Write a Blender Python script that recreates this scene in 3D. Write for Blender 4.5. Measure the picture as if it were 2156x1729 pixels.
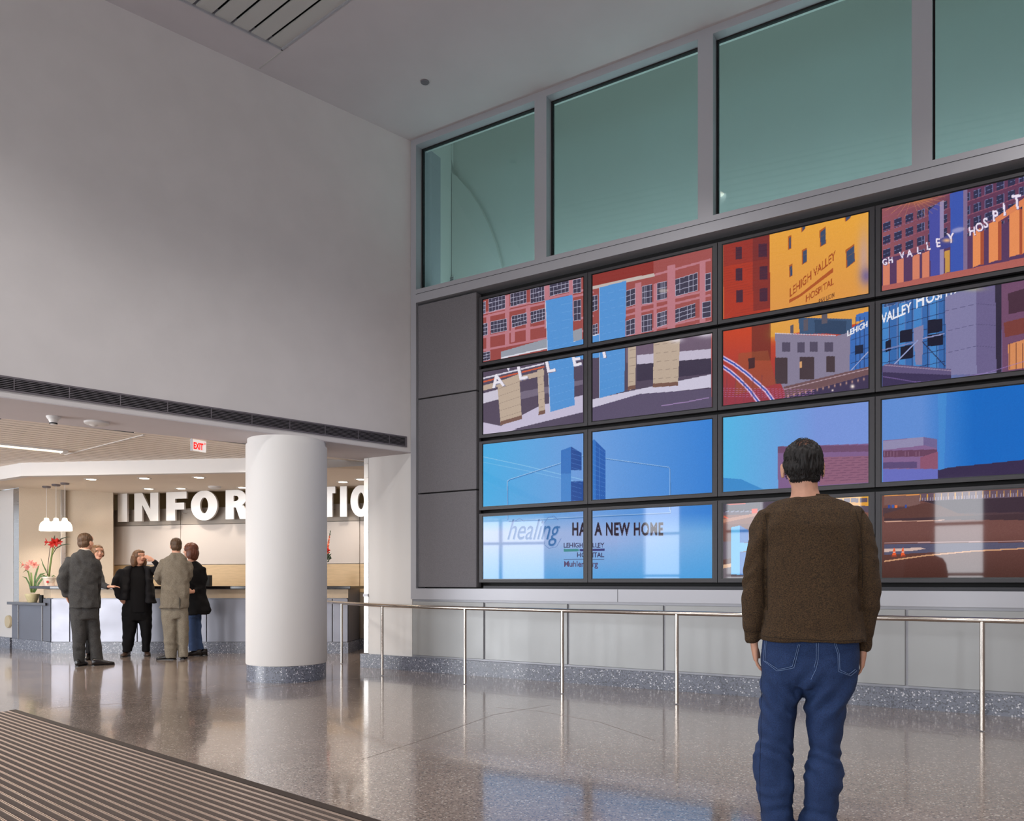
import bpy, bmesh, math, random
import numpy as np
from mathutils import Vector, Matrix, noise
from mathutils.bvhtree import BVHTree
random.seed(7); rng = np.random.default_rng(7)
for o in list(bpy.data.objects): bpy.data.objects.remove(o)
scn = bpy.context.scene
col = scn.collection
PI = math.pi
# ------------------------------------------------------------------ camera (origin, eye 1.15 m, looking along +Y, lens shifted up)
F, CX, HY, H = 1620.0, 1078.0, 1226.0, 1.15
cam = bpy.data.cameras.new('camera'); camo = bpy.data.objects.new('camera', cam); col.objects.link(camo)
cam.sensor_fit = 'HORIZONTAL'; cam.sensor_width = 36; cam.lens = 36*F/2156
cam.shift_y = (HY-864.5)/2156; cam.clip_start = .05; cam.clip_end = 200
camo.location = (0, 0, H); camo.rotation_euler = (PI/2, 0, 0)
scn.camera = camo
# ------------------------------------------------------------------ world and exposure
w = bpy.data.worlds.new('world'); scn.world = w; w.use_nodes = True
bg = w.node_tree.nodes['Background']; bg.inputs[0].default_value = (.80, .88, 1, 1); bg.inputs[1].default_value = 1.0
scn.view_settings.view_transform = 'Standard'; scn.view_settings.look = 'None'
scn.view_settings.gamma = 1; scn.view_settings.use_curve_mapping = False
scn.view_settings.exposure = 0.12
scn.cycles.max_bounces = 6; scn.cycles.diffuse_bounces = 4; scn.cycles.glossy_bounces = 3; scn.cycles.adaptive_threshold = .05; scn.cycles.adaptive_min_samples = 16
scn.cycles.transparent_max_bounces = 12; scn.cycles.sample_clamp_indirect = 6
scn.cycles.caustics_reflective = False; scn.cycles.caustics_refractive = False
scn.cycles.use_denoising = True
# ------------------------------------------------------------------ frames of the two walls
C = Vector((-1.298, 10.01))
UR = Vector((.8539, -.5204)); NR = Vector((-.5204, -.8539))      # media wall: along to the near right, out to the room
DL = Vector((-.7437, -.6686)); NL = Vector((.6686, -.7437))      # high plain wall: along to the near left
R_ = (C, UR, NR); L_ = (C, DL, NL); W_ = (Vector((0, 0)), Vector((1, 0)), Vector((0, 1)))
def fp(fr, a, b, z):
    p = fr[0] + fr[1]*a + fr[2]*b
    return Vector((p.x, p.y, z))
def uR(x):
    r = (x-CX)/F; return (10.01*r+1.298)/(.8539+.5204*r)
def at(x, Y): return (x-CX)*Y/F
def lightarea(name, loc, d, sx, sy, power, color=(1, 1, 1), spread=None):
    l = bpy.data.lights.new(name, 'AREA'); l.shape = 'RECTANGLE'; l.size = sx; l.size_y = sy; l.energy = power; l.color = color
    if spread: l.spread = spread
    o = bpy.data.objects.new(name, l); col.objects.link(o); o.location = loc
    o.rotation_euler = Vector(d).to_track_quat('-Z', 'Y').to_euler()
    return o
# daylight entering by the glazed wall behind the camera and by the entrance side
DAY = (.93, .96, 1.0)
WD = 5.2                                      # distance of the window wall behind the camera along NR
WH = 3.6; WINS = [(-8.4, -7.2), (-6.0, -4.9), (-3.6, -2.5), (-1.0, .1), (1.8, 2.6)]
for a, b_ in WINS:
    lightarea('daylight', fp((Vector((0, 0)), UR, NR), (a+b_)/2, WD+.3, 1.9), (-NR.x, -NR.y, .0), b_-a, WH-.3, 105, DAY)
lightarea('entrance_daylight', fp(L_, 10.8, -3.0, 1.45), (-DL.x, -DL.y, 0), 5.0, 2.7, 470, DAY)
def spot(name, loc, power, color, angle=110, r=.05, d=(0, 0, -1)):
    l = bpy.data.lights.new(name, 'SPOT'); l.energy = power; l.color = color; l.spot_size = math.radians(angle); l.spot_blend = .6; l.shadow_soft_size = r
    o = bpy.data.objects.new(name, l); col.objects.link(o); o.location = loc
    o.rotation_euler = Vector(d).to_track_quat('-Z', 'Y').to_euler(); return o
for u_, b_ in ((3.0, 3.2), (7.5, 2.6), (1.0, 6.5), (6.0, 6.5), (10.5, 5.0)):
    spot('atrium_downlight', fp(R_, u_, b_, 6.84), 330, (1, .97, .95), 130, .12)
WARM = (1.0, .88, .76)
# ------------------------------------------------------------------ materials
def lin(c):
    return tuple(((v/255)/12.92 if v/255 <= .04045 else ((v/255+.055)/1.055)**2.4) for v in c)
def mat(name, c, rough=.6, metal=0, spec=.5, noise_amt=0, nscale=40, bump=0, bscale=200, emit=0, coat=0, sheen=0, c2=None, stretch=None):
    m = bpy.data.materials.new(name); m.use_nodes = True; nt = m.node_tree; b = nt.nodes['Principled BSDF']
    cl = lin(c)+(1,)
    b.inputs['Base Color'].default_value = cl; b.inputs['Roughness'].default_value = rough
    b.inputs['Metallic'].default_value = metal; b.inputs['Specular IOR Level'].default_value = spec
    if coat: b.inputs['Coat Weight'].default_value = coat; b.inputs['Coat Roughness'].default_value = .08
    if sheen: b.inputs['Sheen Weight'].default_value = sheen
    if emit: b.inputs['Emission Color'].default_value = cl; b.inputs['Emission Strength'].default_value = emit
    tc = nt.nodes.new('ShaderNodeTexCoord'); mp = nt.nodes.new('ShaderNodeMapping'); nt.links.new(tc.outputs['Object'], mp.inputs[0])
    if stretch: mp.inputs['Scale'].default_value = stretch
    if noise_amt or c2:
        n = nt.nodes.new('ShaderNodeTexNoise'); n.inputs['Scale'].default_value = nscale; n.inputs['Detail'].default_value = 4
        nt.links.new(mp.outputs[0], n.inputs[0])
        r = nt.nodes.new('ShaderNodeValToRGB'); r.color_ramp.elements[0].position = .35; r.color_ramp.elements[1].position = .65
        d = lin(c2)+(1,) if c2 else tuple(v*(1-noise_amt) for v in cl[:3])+(1,)
        r.color_ramp.elements[0].color = d; r.color_ramp.elements[1].color = cl if c2 else tuple(min(1, v*(1+noise_amt)) for v in cl[:3])+(1,)
        nt.links.new(n.outputs['Fac'], r.inputs[0]); nt.links.new(r.outputs[0], b.inputs['Base Color'])
    if bump:
        n2 = nt.nodes.new('ShaderNodeTexNoise'); n2.inputs['Scale'].default_value = bscale; nt.links.new(mp.outputs[0], n2.inputs[0])
        bp = nt.nodes.new('ShaderNodeBump'); bp.inputs['Strength'].default_value = bump; bp.inputs['Distance'].default_value = .01
        nt.links.new(n2.outputs['Fac'], bp.inputs['Height']); nt.links.new(bp.outputs[0], b.inputs['Normal'])
    return m
M = {}
M['plaster'] = mat('plaster', (222, 217, 216), .85, noise_amt=.02, nscale=3)
M['column'] = mat('column_paint', (236, 233, 230), .7)
M['ceiling'] = mat('ceiling_paint', (205, 198, 200), .9, noise_amt=.02, nscale=2)
M['alcove'] = mat('alcove_paint', (236, 222, 206), .85)
M['white'] = mat('white_paint', (222, 218, 215), .6)
M['tan'] = mat('tan_wallpaper', (212, 196, 176), .8, noise_amt=.05, nscale=150)
M['olive_dim'] = mat('olive_dim_wall', (128, 108, 72), .8)  # dim warm light of the hall beyond is put into this wall colour
M['frame'] = mat('grey_frame_metal', (184, 184, 190), .45, metal=.35)
M['black'] = mat('black_recess', (14, 13, 14), .7)
M['charcoal'] = mat('charcoal_metal', (52, 52, 58), .5)
M['fabric'] = mat('grey_fabric', (136, 133, 136), .95, c2=(104, 101, 106), nscale=260, stretch=(1, 1, 1))
M['wood'] = mat('maple_veneer', (204, 176, 136), .5, noise_amt=.06, nscale=5, stretch=(1, 1, 9))
M['woodband'] = mat('maple_veneer_pale', (206, 184, 156), .5, noise_amt=.05, nscale=5)
M['panelwhite'] = mat('white_panel', (206, 197, 190), .6)
M['panelgrey'] = mat('grey_panel', (160, 150, 140), .6)
M['granite'] = mat('dark_countertop', (22, 18, 20), .12, coat=.4)
M['slab'] = mat('grey_countertop', (95, 96, 104), .25)
M['letter'] = mat('letter_metal', (240, 236, 232), .35, metal=.35)
M['chrome'] = mat('rail_steel', (200, 190, 180), .18, metal=1)
M['vent'] = mat('vent_grey', (120, 114, 120), .5, metal=.3)
M['dark'] = mat('dark_void', (10, 9, 10), .8)
M['plank'] = mat('ceiling_plank', (196, 194, 190), .55)
M['slat'] = mat('reception_plank', (232, 218, 204), .5)
M['plastic'] = mat('white_plastic', (232, 228, 224), .4)
M['bezel'] = mat('bezel_plastic', (62, 60, 64), .45)
M['bezelin'] = mat('bezel_inner', (10, 9, 14), .3)
M['rubber'] = mat('mat_carpet', (92, 79, 72), .95, noise_amt=.25, nscale=220)
M['matrail'] = mat('mat_aluminium', (228, 206, 190), .35, metal=.7)
M['matedge'] = mat('mat_border', (58, 44, 36), .7)
M['lamp'] = mat('lamp_glow', (255, 238, 214), .4, emit=7)
M['shade'] = mat('opal_glass', (255, 244, 224), .4, emit=1.6)
M['tube'] = mat('tube_glow', (255, 238, 205), .4, emit=3)
M['red'] = mat('exit_red', (225, 30, 25), .5, emit=.8)
def steel(name, c, r0=.16, r1=.42, sc=(3, 3, 40)):
    m = mat(name, c, .3, metal=1); nt = m.node_tree; b = nt.nodes['Principled BSDF']
    tc = nt.nodes.new('ShaderNodeTexCoord'); mp = nt.nodes.new('ShaderNodeMapping'); mp.inputs['Scale'].default_value = sc
    n = nt.nodes.new('ShaderNodeTexNoise'); n.inputs['Scale'].default_value = 1.3; n.inputs['Detail'].default_value = 3
    mr = nt.nodes.new('ShaderNodeMapRange'); mr.inputs[3].default_value = r0; mr.inputs[4].default_value = r1
    nt.links.new(tc.outputs['Object'], mp.inputs[0]); nt.links.new(mp.outputs[0], n.inputs[0]); nt.links.new(n.outputs['Fac'], mr.inputs[0])
    nt.links.new(mr.outputs[0], b.inputs['Roughness'])
    n2 = nt.nodes.new('ShaderNodeTexNoise'); n2.inputs['Scale'].default_value = 1.5; n2.inputs['Detail'].default_value = 2
    bp = nt.nodes.new('ShaderNodeBump'); bp.inputs['Strength'].default_value = .25; bp.inputs['Distance'].default_value = .02
    nt.links.new(tc.outputs['Object'], n2.inputs[0]); nt.links.new(n2.outputs['Fac'], bp.inputs['Height']); nt.links.new(bp.outputs[0], b.inputs['Normal'])
    return m
M['steel'] = steel('brushed_steel', (182, 183, 183), .52, .66, (1.2, 1.2, 1.2))
M['steeldark'] = steel('brushed_steel_counter', (144, 144, 152), .42, .58, (1.5, 1.5, 2.5))
M['steelpost'] = steel('brushed_steel_post', (200, 195, 190), .2, .4)
def terrazzo(name, base, chipd, chipl, rough, scale, coat=0, mott=.25):
    m = bpy.data.materials.new(name); m.use_nodes = True; nt = m.node_tree; b = nt.nodes['Principled BSDF']
    tc = nt.nodes.new('ShaderNodeTexCoord')
    v = nt.nodes.new('ShaderNodeTexVoronoi'); v.inputs['Scale'].default_value = scale; nt.links.new(tc.outputs['Object'], v.inputs['Vector'])
    r = nt.nodes.new('ShaderNodeValToRGB'); r.color_ramp.interpolation = 'CONSTANT'
    e = r.color_ramp.elements; e[0].position = 0; e[0].color = lin(chipd)+(1,); e[1].position = .22; e[1].color = lin(base)+(1,)
    x = e.new(.80); x.color = tuple(v_*1.15 for v_ in lin(base))+(1,); x = e.new(.93); x.color = lin(chipl)+(1,)
    sp = nt.nodes.new('ShaderNodeSeparateColor'); nt.links.new(v.outputs['Color'], sp.inputs[0]); nt.links.new(sp.outputs[0], r.inputs[0])
    n = nt.nodes.new('ShaderNodeTexNoise'); n.inputs['Scale'].default_value = 1.6; n.inputs['Detail'].default_value = 6; nt.links.new(tc.outputs['Object'], n.inputs[0])
    mr = nt.nodes.new('ShaderNodeMapRange'); mr.inputs[3].default_value = 1-mott; mr.inputs[4].default_value = 1+mott; nt.links.new(n.outputs['Fac'], mr.inputs[0])
    mx = nt.nodes.new('ShaderNodeMix'); mx.data_type = 'RGBA'; mx.blend_type = 'MULTIPLY'; mx.inputs['Factor'].default_value = 1
    nt.links.new(r.outputs[0], mx.inputs[6]); nt.links.new(mr.outputs[0], mx.inputs[7]); nt.links.new(mx.outputs[2], b.inputs['Base Color'])
    mr2 = nt.nodes.new('ShaderNodeMapRange'); mr2.inputs[3].default_value = rough*.7; mr2.inputs[4].default_value = rough*1.4
    nt.links.new(n.outputs['Fac'], mr2.inputs[0]); nt.links.new(mr2.outputs[0], b.inputs['Roughness'])
    b.inputs['Specular IOR Level'].default_value = .8
    n3 = nt.nodes.new('ShaderNodeTexNoise'); n3.inputs['Scale'].default_value = 9; n3.inputs['Detail'].default_value = 4; nt.links.new(tc.outputs['Object'], n3.inputs[0])
    bp = nt.nodes.new('ShaderNodeBump'); bp.inputs['Strength'].default_value = .12; bp.inputs['Distance'].default_value = .01
    nt.links.new(n3.outputs['Fac'], bp.inputs['Height']); nt.links.new(bp.outputs[0], b.inputs['Normal'])
    if coat: b.inputs['Coat Weight'].default_value = coat; b.inputs['Coat Roughness'].default_value = .06
    return m
M['floor'] = terrazzo('terrazzo_floor', (150, 134, 124), (112, 98, 90), (196, 186, 176), .15, 110, coat=.5)
M['base'] = terrazzo('terrazzo_base', (112, 116, 130), (78, 82, 94), (215, 215, 222), .35, 90, mott=.05)
def tintglass(name, tint, fac):
    m = bpy.data.materials.new(name); m.use_nodes = True; nt = m.node_tree; nt.nodes.remove(nt.nodes['Principled BSDF'])
    t = nt.nodes.new('ShaderNodeBsdfTransparent'); t.inputs[0].default_value = lin(tint)+(1,)
    g = nt.nodes.new('ShaderNodeBsdfGlossy'); g.inputs['Roughness'].default_value = .02; g.inputs[0].default_value = (.85, .95, .95, 1)
    lw = nt.nodes.new('ShaderNodeLayerWeight'); lw.inputs[0].default_value = .5
    pw = nt.nodes.new('ShaderNodeMath'); pw.operation = 'POWER'; pw.inputs[1].default_value = 4; nt.links.new(lw.outputs['Facing'], pw.inputs[0])
    fr = nt.nodes.new('ShaderNodeMath'); fr.operation = 'MULTIPLY_ADD'; fr.inputs[1].default_value = .9; fr.inputs[2].default_value = fac; nt.links.new(pw.outputs[0], fr.inputs[0])
    mx = nt.nodes.new('ShaderNodeMixShader'); out = nt.nodes['Material Output']
    nt.links.new(fr.outputs[0], mx.inputs[0]); nt.links.new(t.outputs[0], mx.inputs[1]); nt.links.new(g.outputs[0], mx.inputs[2]); nt.links.new(mx.outputs[0], out.inputs[0])
    return m
M['glass'] = tintglass('green_glass', (197, 217, 219), .05)
M['clear'] = tintglass('clear_glass', (240, 246, 245), .04)
def screenmat():
    m = bpy.data.materials.new('display_picture'); m.use_nodes = True; nt = m.node_tree; b = nt.nodes['Principled BSDF']
    a = nt.nodes.new('ShaderNodeVertexColor'); a.layer_name = 'Picture'
    b.inputs['Base Color'].default_value = (.01, .01, .012, 1); b.inputs['Roughness'].default_value = .03; b.inputs['Specular IOR Level'].default_value = .38
    nt.links.new(a.outputs[0], b.inputs['Emission Color']); b.inputs['Emission Strength'].default_value = 1.0
    return m
M['display'] = screenmat()
# ------------------------------------------------------------------ builders
class MB:
    def __init__(s): s.v = []; s.f = []
    def add(s, vs, fs):
        n = len(s.v); s.v += [tuple(p) for p in vs]; s.f += [tuple(i+n for i in f) for f in fs]; return s
    def box(s, fr, a0, a1, b0, b1, z0, z1):
        P = [fp(fr, a, b, z) for z in (z0, z1) for a, b in ((a0, b0), (a1, b0), (a1, b1), (a0, b1))]
        return s.add(P, [(3, 2, 1, 0), (4, 5, 6, 7), (0, 1, 5, 4), (1, 2, 6, 5), (2, 3, 7, 6), (3, 0, 4, 7)])
    def prism(s, pts, z0, z1):
        n = len(pts); g0 = z0 if hasattr(z0, '__len__') else [z0]*n; g1 = z1 if hasattr(z1, '__len__') else [z1]*n
        P = [(p[0], p[1], g0[i]) for i, p in enumerate(pts)]+[(p[0], p[1], g1[i]) for i, p in enumerate(pts)]
        return s.add(P, [tuple(range(n-1, -1, -1)), tuple(range(n, 2*n))]+[(i, (i+1) % n, n+(i+1) % n, n+i) for i in range(n)])
    def wallstrip(s, p, q, t, z0, z1):
        p = Vector(p); q = Vector(q); d = (q-p).normalized(); n = Vector((-d.y, d.x))*t
        return s.prism([p, q, q+n, p+n], z0, z1)
    def lathe(s, c, prof, n=32):
        P = []
        for r, z in prof:
            for k in range(n):
                a = 2*PI*k/n; P.append((c[0]+r*math.cos(a), c[1]+r*math.sin(a), c[2]+z))
        fs = [(j*n+k, j*n+(k+1) % n, (j+1)*n+(k+1) % n, (j+1)*n+k) for j in range(len(prof)-1) for k in range(n)]
        fs += [tuple(range(n-1, -1, -1)), tuple(range((len(prof)-1)*n, len(prof)*n))]
        return s.add(P, fs)
    def tube(s, pts, r, n=12, caps=True):
        pts = [Vector(p) for p in pts]; rr = r if hasattr(r, '__len__') else [r]*len(pts)
        P = []; up = Vector((0, 0, 1)); prev = None
        for i, p in enumerate(pts):
            t = (pts[min(i+1, len(pts)-1)]-pts[max(i-1, 0)]).normalized()
            if prev is None:
                x = t.cross(up)
                if x.length < .2: x = t.cross(Vector((1, 0, 0)))
                x.normalize()
            else:
                x = (prev-t*prev.dot(t)).normalized()
            prev = x; y = t.cross(x)
            for k in range(n):
                a = 2*PI*k/n; P.append(p+(x*math.cos(a)+y*math.sin(a))*rr[i])
        fs = [(j*n+k, j*n+(k+1) % n, (j+1)*n+(k+1) % n, (j+1)*n+k) for j in range(len(pts)-1) for k in range(n)]
        if caps: fs += [tuple(range(n-1, -1, -1)), tuple(range((len(pts)-1)*n, len(pts)*n))]
        return s.add(P, fs)
    def rings(s, R, p=2.0, n=28, caps=True):
        """R: list of (centre, half-axis vector a, half-axis vector b); superellipse power p"""
        P = []
        for c, a, b in R:
            c = Vector(c); a = Vector(a); b = Vector(b)
            for k in range(n):
                t = 2*PI*k/n; ct, st = math.cos(t), math.sin(t)
                P.append(c+a*(math.copysign(abs(ct)**(2/p), ct))+b*(math.copysign(abs(st)**(2/p), st)))
        m = len(R)
        fs = [(j*n+k, j*n+(k+1) % n, (j+1)*n+(k+1) % n, (j+1)*n+k) for j in range(m-1) for k in range(n)]
        if caps: fs += [tuple(range(n-1, -1, -1)), tuple(range((m-1)*n, m*n))]
        return s.add(P, fs)
    def ball(s, c, r, n=20, rot=None):
        R = []
        c = Vector(c); rx, ry, rz = r if hasattr(r, '__len__') else (r, r, r); m = rot or Matrix.Identity(3)
        for j in range(1, 12):
            t = PI*j/12-PI/2; k = math.cos(t)
            R.append((c+m@Vector((0, 0, rz*math.sin(t))), m@Vector((rx*k, 0, 0)), m@Vector((0, ry*k, 0))))
        return s.rings(R, 2.0, n)
    def mesh(s, name):
        me = bpy.data.meshes.new(name); me.from_pydata(s.v, [], s.f); me.validate(); 
        b = bmesh.new(); b.from_mesh(me); bmesh.ops.recalc_face_normals(b, faces=b.faces); b.to_mesh(me); b.free()
        return me
    def build(s, name, m, parent=None, smooth=False, bevel=0, **tags):
        return link(name, s.mesh(name), m, parent, smooth, bevel, **tags)
def link(name, me, m, parent=None, smooth=False, bevel=0, **tags):
    o = bpy.data.objects.new(name, me); col.objects.link(o)
    if m is not None: me.materials.append(m if not isinstance(m, str) else M[m])
    if smooth:
        for p in me.polygons: p.use_smooth = True
        me.set_sharp_from_angle(angle=math.radians(40)) if smooth == 'auto' else None
    if bevel:
        md = o.modifiers.new('bevel', 'BEVEL'); md.width = bevel; md.segments = 2; md.limit_method = 'ANGLE'
    if parent is not None:
        o.parent = parent
        if parent.get('_w') is None: pass
    for k, v in tags.items(): o[k] = v
    return o
def struct(name, mb, m, **k): return mb.build(name, m, kind='structure', **k)
def root(name, label, cat, loc=(0, 0, 0), rz=0, group=None):
    o = bpy.data.objects.new(name, None); col.objects.link(o); o.location = loc; o.rotation_euler = (0, 0, rz)
    o.empty_display_size = .1
    o['label'] = label; o['category'] = cat
    if group: o['group'] = group
    return o
def wpar(o, r):
    """parent a mesh written in world coordinates to root r, keeping its place"""
    o.parent = r; o.matrix_parent_inverse = Matrix.LocRotScale(r.location, r.rotation_euler, None).inverted(); return o
def part(mb, name, m, r, **k): return wpar(mb.build(name, m, **k), r)
def tag(o, label, cat, group=None):
    o['label'] = label; o['category'] = cat
    if group: o['group'] = group
    return o
def curve_mesh(splines, extrude, name='c', bev=0):
    cu = bpy.data.curves.new(name, 'CURVE'); cu.dimensions = '2D'; cu.fill_mode = 'BOTH'; cu.extrude = extrude; cu.bevel_depth = bev
    for pts in splines:
        sp = cu.splines.new('POLY'); sp.points.add(len(pts)-1); sp.use_cyclic_u = True
        for i, p in enumerate(pts): sp.points[i].co = (p[0], p[1], 0, 1)
    o = bpy.data.objects.new(name, cu); col.objects.link(o)
    dg = bpy.context.evaluated_depsgraph_get(); me = bpy.data.meshes.new_from_object(o.evaluated_get(dg)); bpy.data.objects.remove(o); return me
def text_mesh(s, size=1, extrude=0, offset=0, shear=0, align='LEFT', spacing=1):
    cu = bpy.data.curves.new('t', 'FONT'); cu.body = s; cu.size = size; cu.extrude = extrude; cu.offset = offset; cu.shear = shear
    cu.align_x = align; cu.space_character = spacing; cu.resolution_u = 4
    o = bpy.data.objects.new('t', cu); col.objects.link(o)
    dg = bpy.context.evaluated_depsgraph_get(); me = bpy.data.meshes.new_from_object(o.evaluated_get(dg)); bpy.data.objects.remove(o); return me
def basis(o, x, y, origin):
    """matrix taking local xy (z out) to a wall with axes x, y"""
    x = Vector(x); y = Vector(y); z = x.cross(y)
    return Matrix(((x.x, y.x, z.x, origin[0]), (x.y, y.y, z.y, origin[1]), (x.z, y.z, z.z, origin[2]), (0, 0, 0, 1)))
# ------------------------------------------------------------------ the room
ZC = 6.88; ZS = 2.83; ZA = 2.78
fl = MB().add([(-26, -12, 0), (22, -12, 0), (22, 24, 0), (-26, 24, 0)], [(0, 1, 2, 3)])
fl.add([(-26, -12, -.2), (22, -12, -.2), (22, 24, -.2), (-26, 24, -.2)], [(3, 2, 1, 0)])
struct('floor', fl, 'floor')
# terrazzo divider strips
def strip(pts, wd=.006):
    mb = MB()
    for p, q in zip(pts[:-1], pts[1:]):
        p = Vector(p); q = Vector(q); d = (q-p).normalized(); n = Vector((-d.y, d.x))*wd/2
        mb.prism([p-n, q-n, q+n, p+n], -.01, .0006)
    return mb
M['divider'] = mat('divider_strip', (120, 106, 98), .4)
def fpt(x, y):
    Y = F*H/(y-HY); return (at(x, Y), Y)
struct('trim_1', strip([fpt(a, b) for a, b in ((30, 1497), (300, 1478), (520, 1452), (700, 1432), (860, 1422))]), 'divider')
struct('trim_2', strip([fpt(a, b) for a, b in ((490, 1438), (604, 1446), (700, 1434), (700, 1430))]), 'divider')
struct('trim_3', strip([fpt(a, b) for a, b in ((1045, 1490), (1130, 1497), (1260, 1520), (1380, 1560))]), 'divider')
struct('trim_4', strip([fpt(a, b) for a, b in ((760, 1600), (900, 1555), (1040, 1505), (1160, 1485))]), 'divider')
# big ceiling: plain, with an opening for the planks
def cpt(x, y, z=ZC):
    Y = F*(z-H)/(HY-y); return Vector((at(x, Y), Y))
corner = cpt(594, 106)
dA = Vector((-.7437, -.6686)); dB = Vector((.78, -.6257))
def quad_ring_ceiling():
    q0 = corner; q1 = corner+dA*5.7; q2 = corner+dA*5.7+dB*9; q3 = corner+dB*9
    out = [C-UR*.3-DL*.1, C+DL*14.5-UR*.3, C+DL*14.5+UR*16, C+UR*16-DL*.1]
    out = [fp(R_, -.2, -.3, 0).xy, (C+DL*16)+NL*-.05, fp(R_, 13, 14, 0).xy, fp(R_, 13, -.3, 0).xy]
    mb = MB()
    # four surrounding quads
    inn = [q0, q1, q2, q3]
    for z in (ZC, ZC+.15):
        for i in range(4):
            a, b_, c_, d_ = out[i], out[(i+1) % 4], inn[(i+1) % 4], inn[i]
            mb.add([(a[0], a[1], z), (b_[0], b_[1], z), (c_[0], c_[1], z), (d_[0], d_[1], z)], [(0, 1, 2, 3)])
    return mb, inn
cmb, opening = quad_ring_ceiling()
struct('ceiling', cmb, 'ceiling')
# metal plank field in the opening
pk = root('plank_ceiling_panel', 'grey metal plank ceiling field with dark open joints', 'ceiling panel', (corner.x, corner.y, ZC))
n_pl = 30
bk = MB().prism([p for p in opening], ZC+.10, ZC+.12); part(bk, 'backing', 'dark', pk)
for i in range(n_pl):
    a0 = corner+dA*(.19*i+.004); a1 = corner+dA*(.19*i+.162)
    mb = MB().prism([a0, a1, a1+dB*9, a0+dB*9], ZC+.012, ZC+.03)
    part(mb, 'plank', 'plank', pk)
fr_ = MB()
for p, q, n in ((opening[0], opening[1], dB), (opening[0], opening[3], dA)):
    d = (q-p).normalized(); fr_.prism([p, q, q+n*.018, p+n*.018], ZC-.006, ZC+.03)
part(fr_, 'edge_trim', 'frame', pk)
jl = cpt(545, 143)
dj = (jl-corner)
struct('trim_5', MB().prism([corner, jl, jl+Vector((.008, .008)), corner+Vector((.008, .008))], ZC-.003, ZC+.01), 'plank')
sp = cpt(894.5, 172)
dd = MB().lathe((sp.x, sp.y, ZC-.012), [(.045, .014), (.05, .006), (.046, 0)], 24)
tag(dd.build('sprinkler_cover', 'vent', smooth='auto'), 'small round grey disc on the plain high ceiling', 'sprinkler cover')
# high plain wall above the reception opening
wl = MB().box(L_, -.3, 16, -.35, 0, ZS+.01, ZC)
struct('wall_left', wl, 'plaster')
wlf = MB().box(L_, 9.5, 16, -.35, -.001, 0, ZS)
struct('wall_entrance', wlf, 'plaster')
eg = MB()
for k in range(5): eg.box(L_, 10.45, 10.55, -5.5+k*1.25-.04, -5.5+k*1.25+.04, 0, 2.8)
eg.box(L_, 10.45, 10.55, -5.5, -.5, 2.15, 2.22)
struct('trim_16', eg, 'frame')
# near soffit
A0 = Vector((-5.25, 7.893)); A1 = Vector((-3.22, 9.34)); A2 = Vector((-2.49, 10.29)); A3 = Vector((-2.0, 10.66))
An = A0+(A0-A1).normalized()*9
so = [fp(L_, -.05, -.001, 0).xy, fp(L_, 16, -.001, 0).xy, An, A0, A1, A2, A3]
struct('ceiling_soffit', MB().prism(so, ZS, ZS+.02), 'ceiling')
# slatted ceiling of the reception hall
back = MB().prism([An, A0, A1, A2, (-2.3, 13.0), (-12, 13.0), (-20, 6)], ZS+.10, ZS+.12); struct('ceiling_void', back, 'dark')
sl = root('slatted_ceiling', 'warm white metal slat ceiling over the reception hall', 'ceiling panel', (A1.x, A1.y, ZS))
dS = (A1-A0).normalized(); nS = Vector((-dS.y, dS.x))
dS2 = Vector((.7437, .6686)); nS2 = Vector((-dS2.y, dS2.x))
# ceiling of the alcove: front edge follows the white bulkhead
BH = [(-13.5, 14.6), (-10.6, 13.05), (at(0, 11.2), 11.2), (at(45, 10.84), 10.84), (at(519, 10.42), 10.42), (at(620, 10.42), 10.42), (at(686, 10.5), 10.5), (at(775, 10.8), 10.8)]
BZ = [2.645, 2.645, 2.645, 2.645, 2.64, 2.665, 2.715, 2.79]
for i in range(34):
    off = .09+i*.142
    s0 = A1+nS2*off
    ts = []
    # clip the slat against the soffit edge and the bulkhead
    best = None
    lo, hi = -9.5, 4.0
    def side_soffit(p):
        pts = [An, A0, A1, A2, A3]
        for a, b_ in zip(pts[:-1], pts[1:]):
            if a.x <= p.x <= b_.x: return p.y > a.y+(b_.y-a.y)*(p.x-a.x)/(b_.x-a.x)-.06
        return p.x < -2.0
    def side_bulk(p):
        for a, b_ in zip(BH[:-1], BH[1:]):
            if a[0] <= p.x <= b_[0]: return p.y < a[1]+(b_[1]-a[1])*(p.x-a[0])/(b_[0]-a[0])+.02
        return p.x < BH[0][0]
    cur = []
    t = lo
    while t < hi:
        p = s0+dS2*t
        if side_soffit(p) and side_bulk(p): cur.append(t)
        t += .04
    if len(cur) > 5:
        a, b_ = s0+dS2*cur[0], s0+dS2*cur[-1]
        part(MB().prism([a, b_, b_+nS2*.112, a+nS2*.112], ZS+.002, ZS+.008), 'slat', 'slat', sl)
bm_ = MB()
for (a, za), (b_, zb) in zip(list(zip(BH, BZ))[:-1], list(zip(BH, BZ))[1:]):
    a = Vector(a); b_ = Vector(b_); n = Vector((-(b_-a).y, (b_-a).x)).normalized()*.10
    bm_.prism([a, b_, b_+n, a+n], [za, zb, zb, za], [ZS+.12]*4)
struct('trim_6', bm_, 'white')
# thin white joint across the slats and hung fixtures
seam = cpt(137, 958, ZS), cpt(303, 916, ZS)
d = (seam[1]-seam[0]).normalized(); n = Vector((-d.y, d.x))*.012
struct('trim_7', MB().prism([seam[0]-n, seam[1]-n, seam[1]+n, seam[0]+n], ZS-.003, ZS+.01), 'white')
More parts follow.
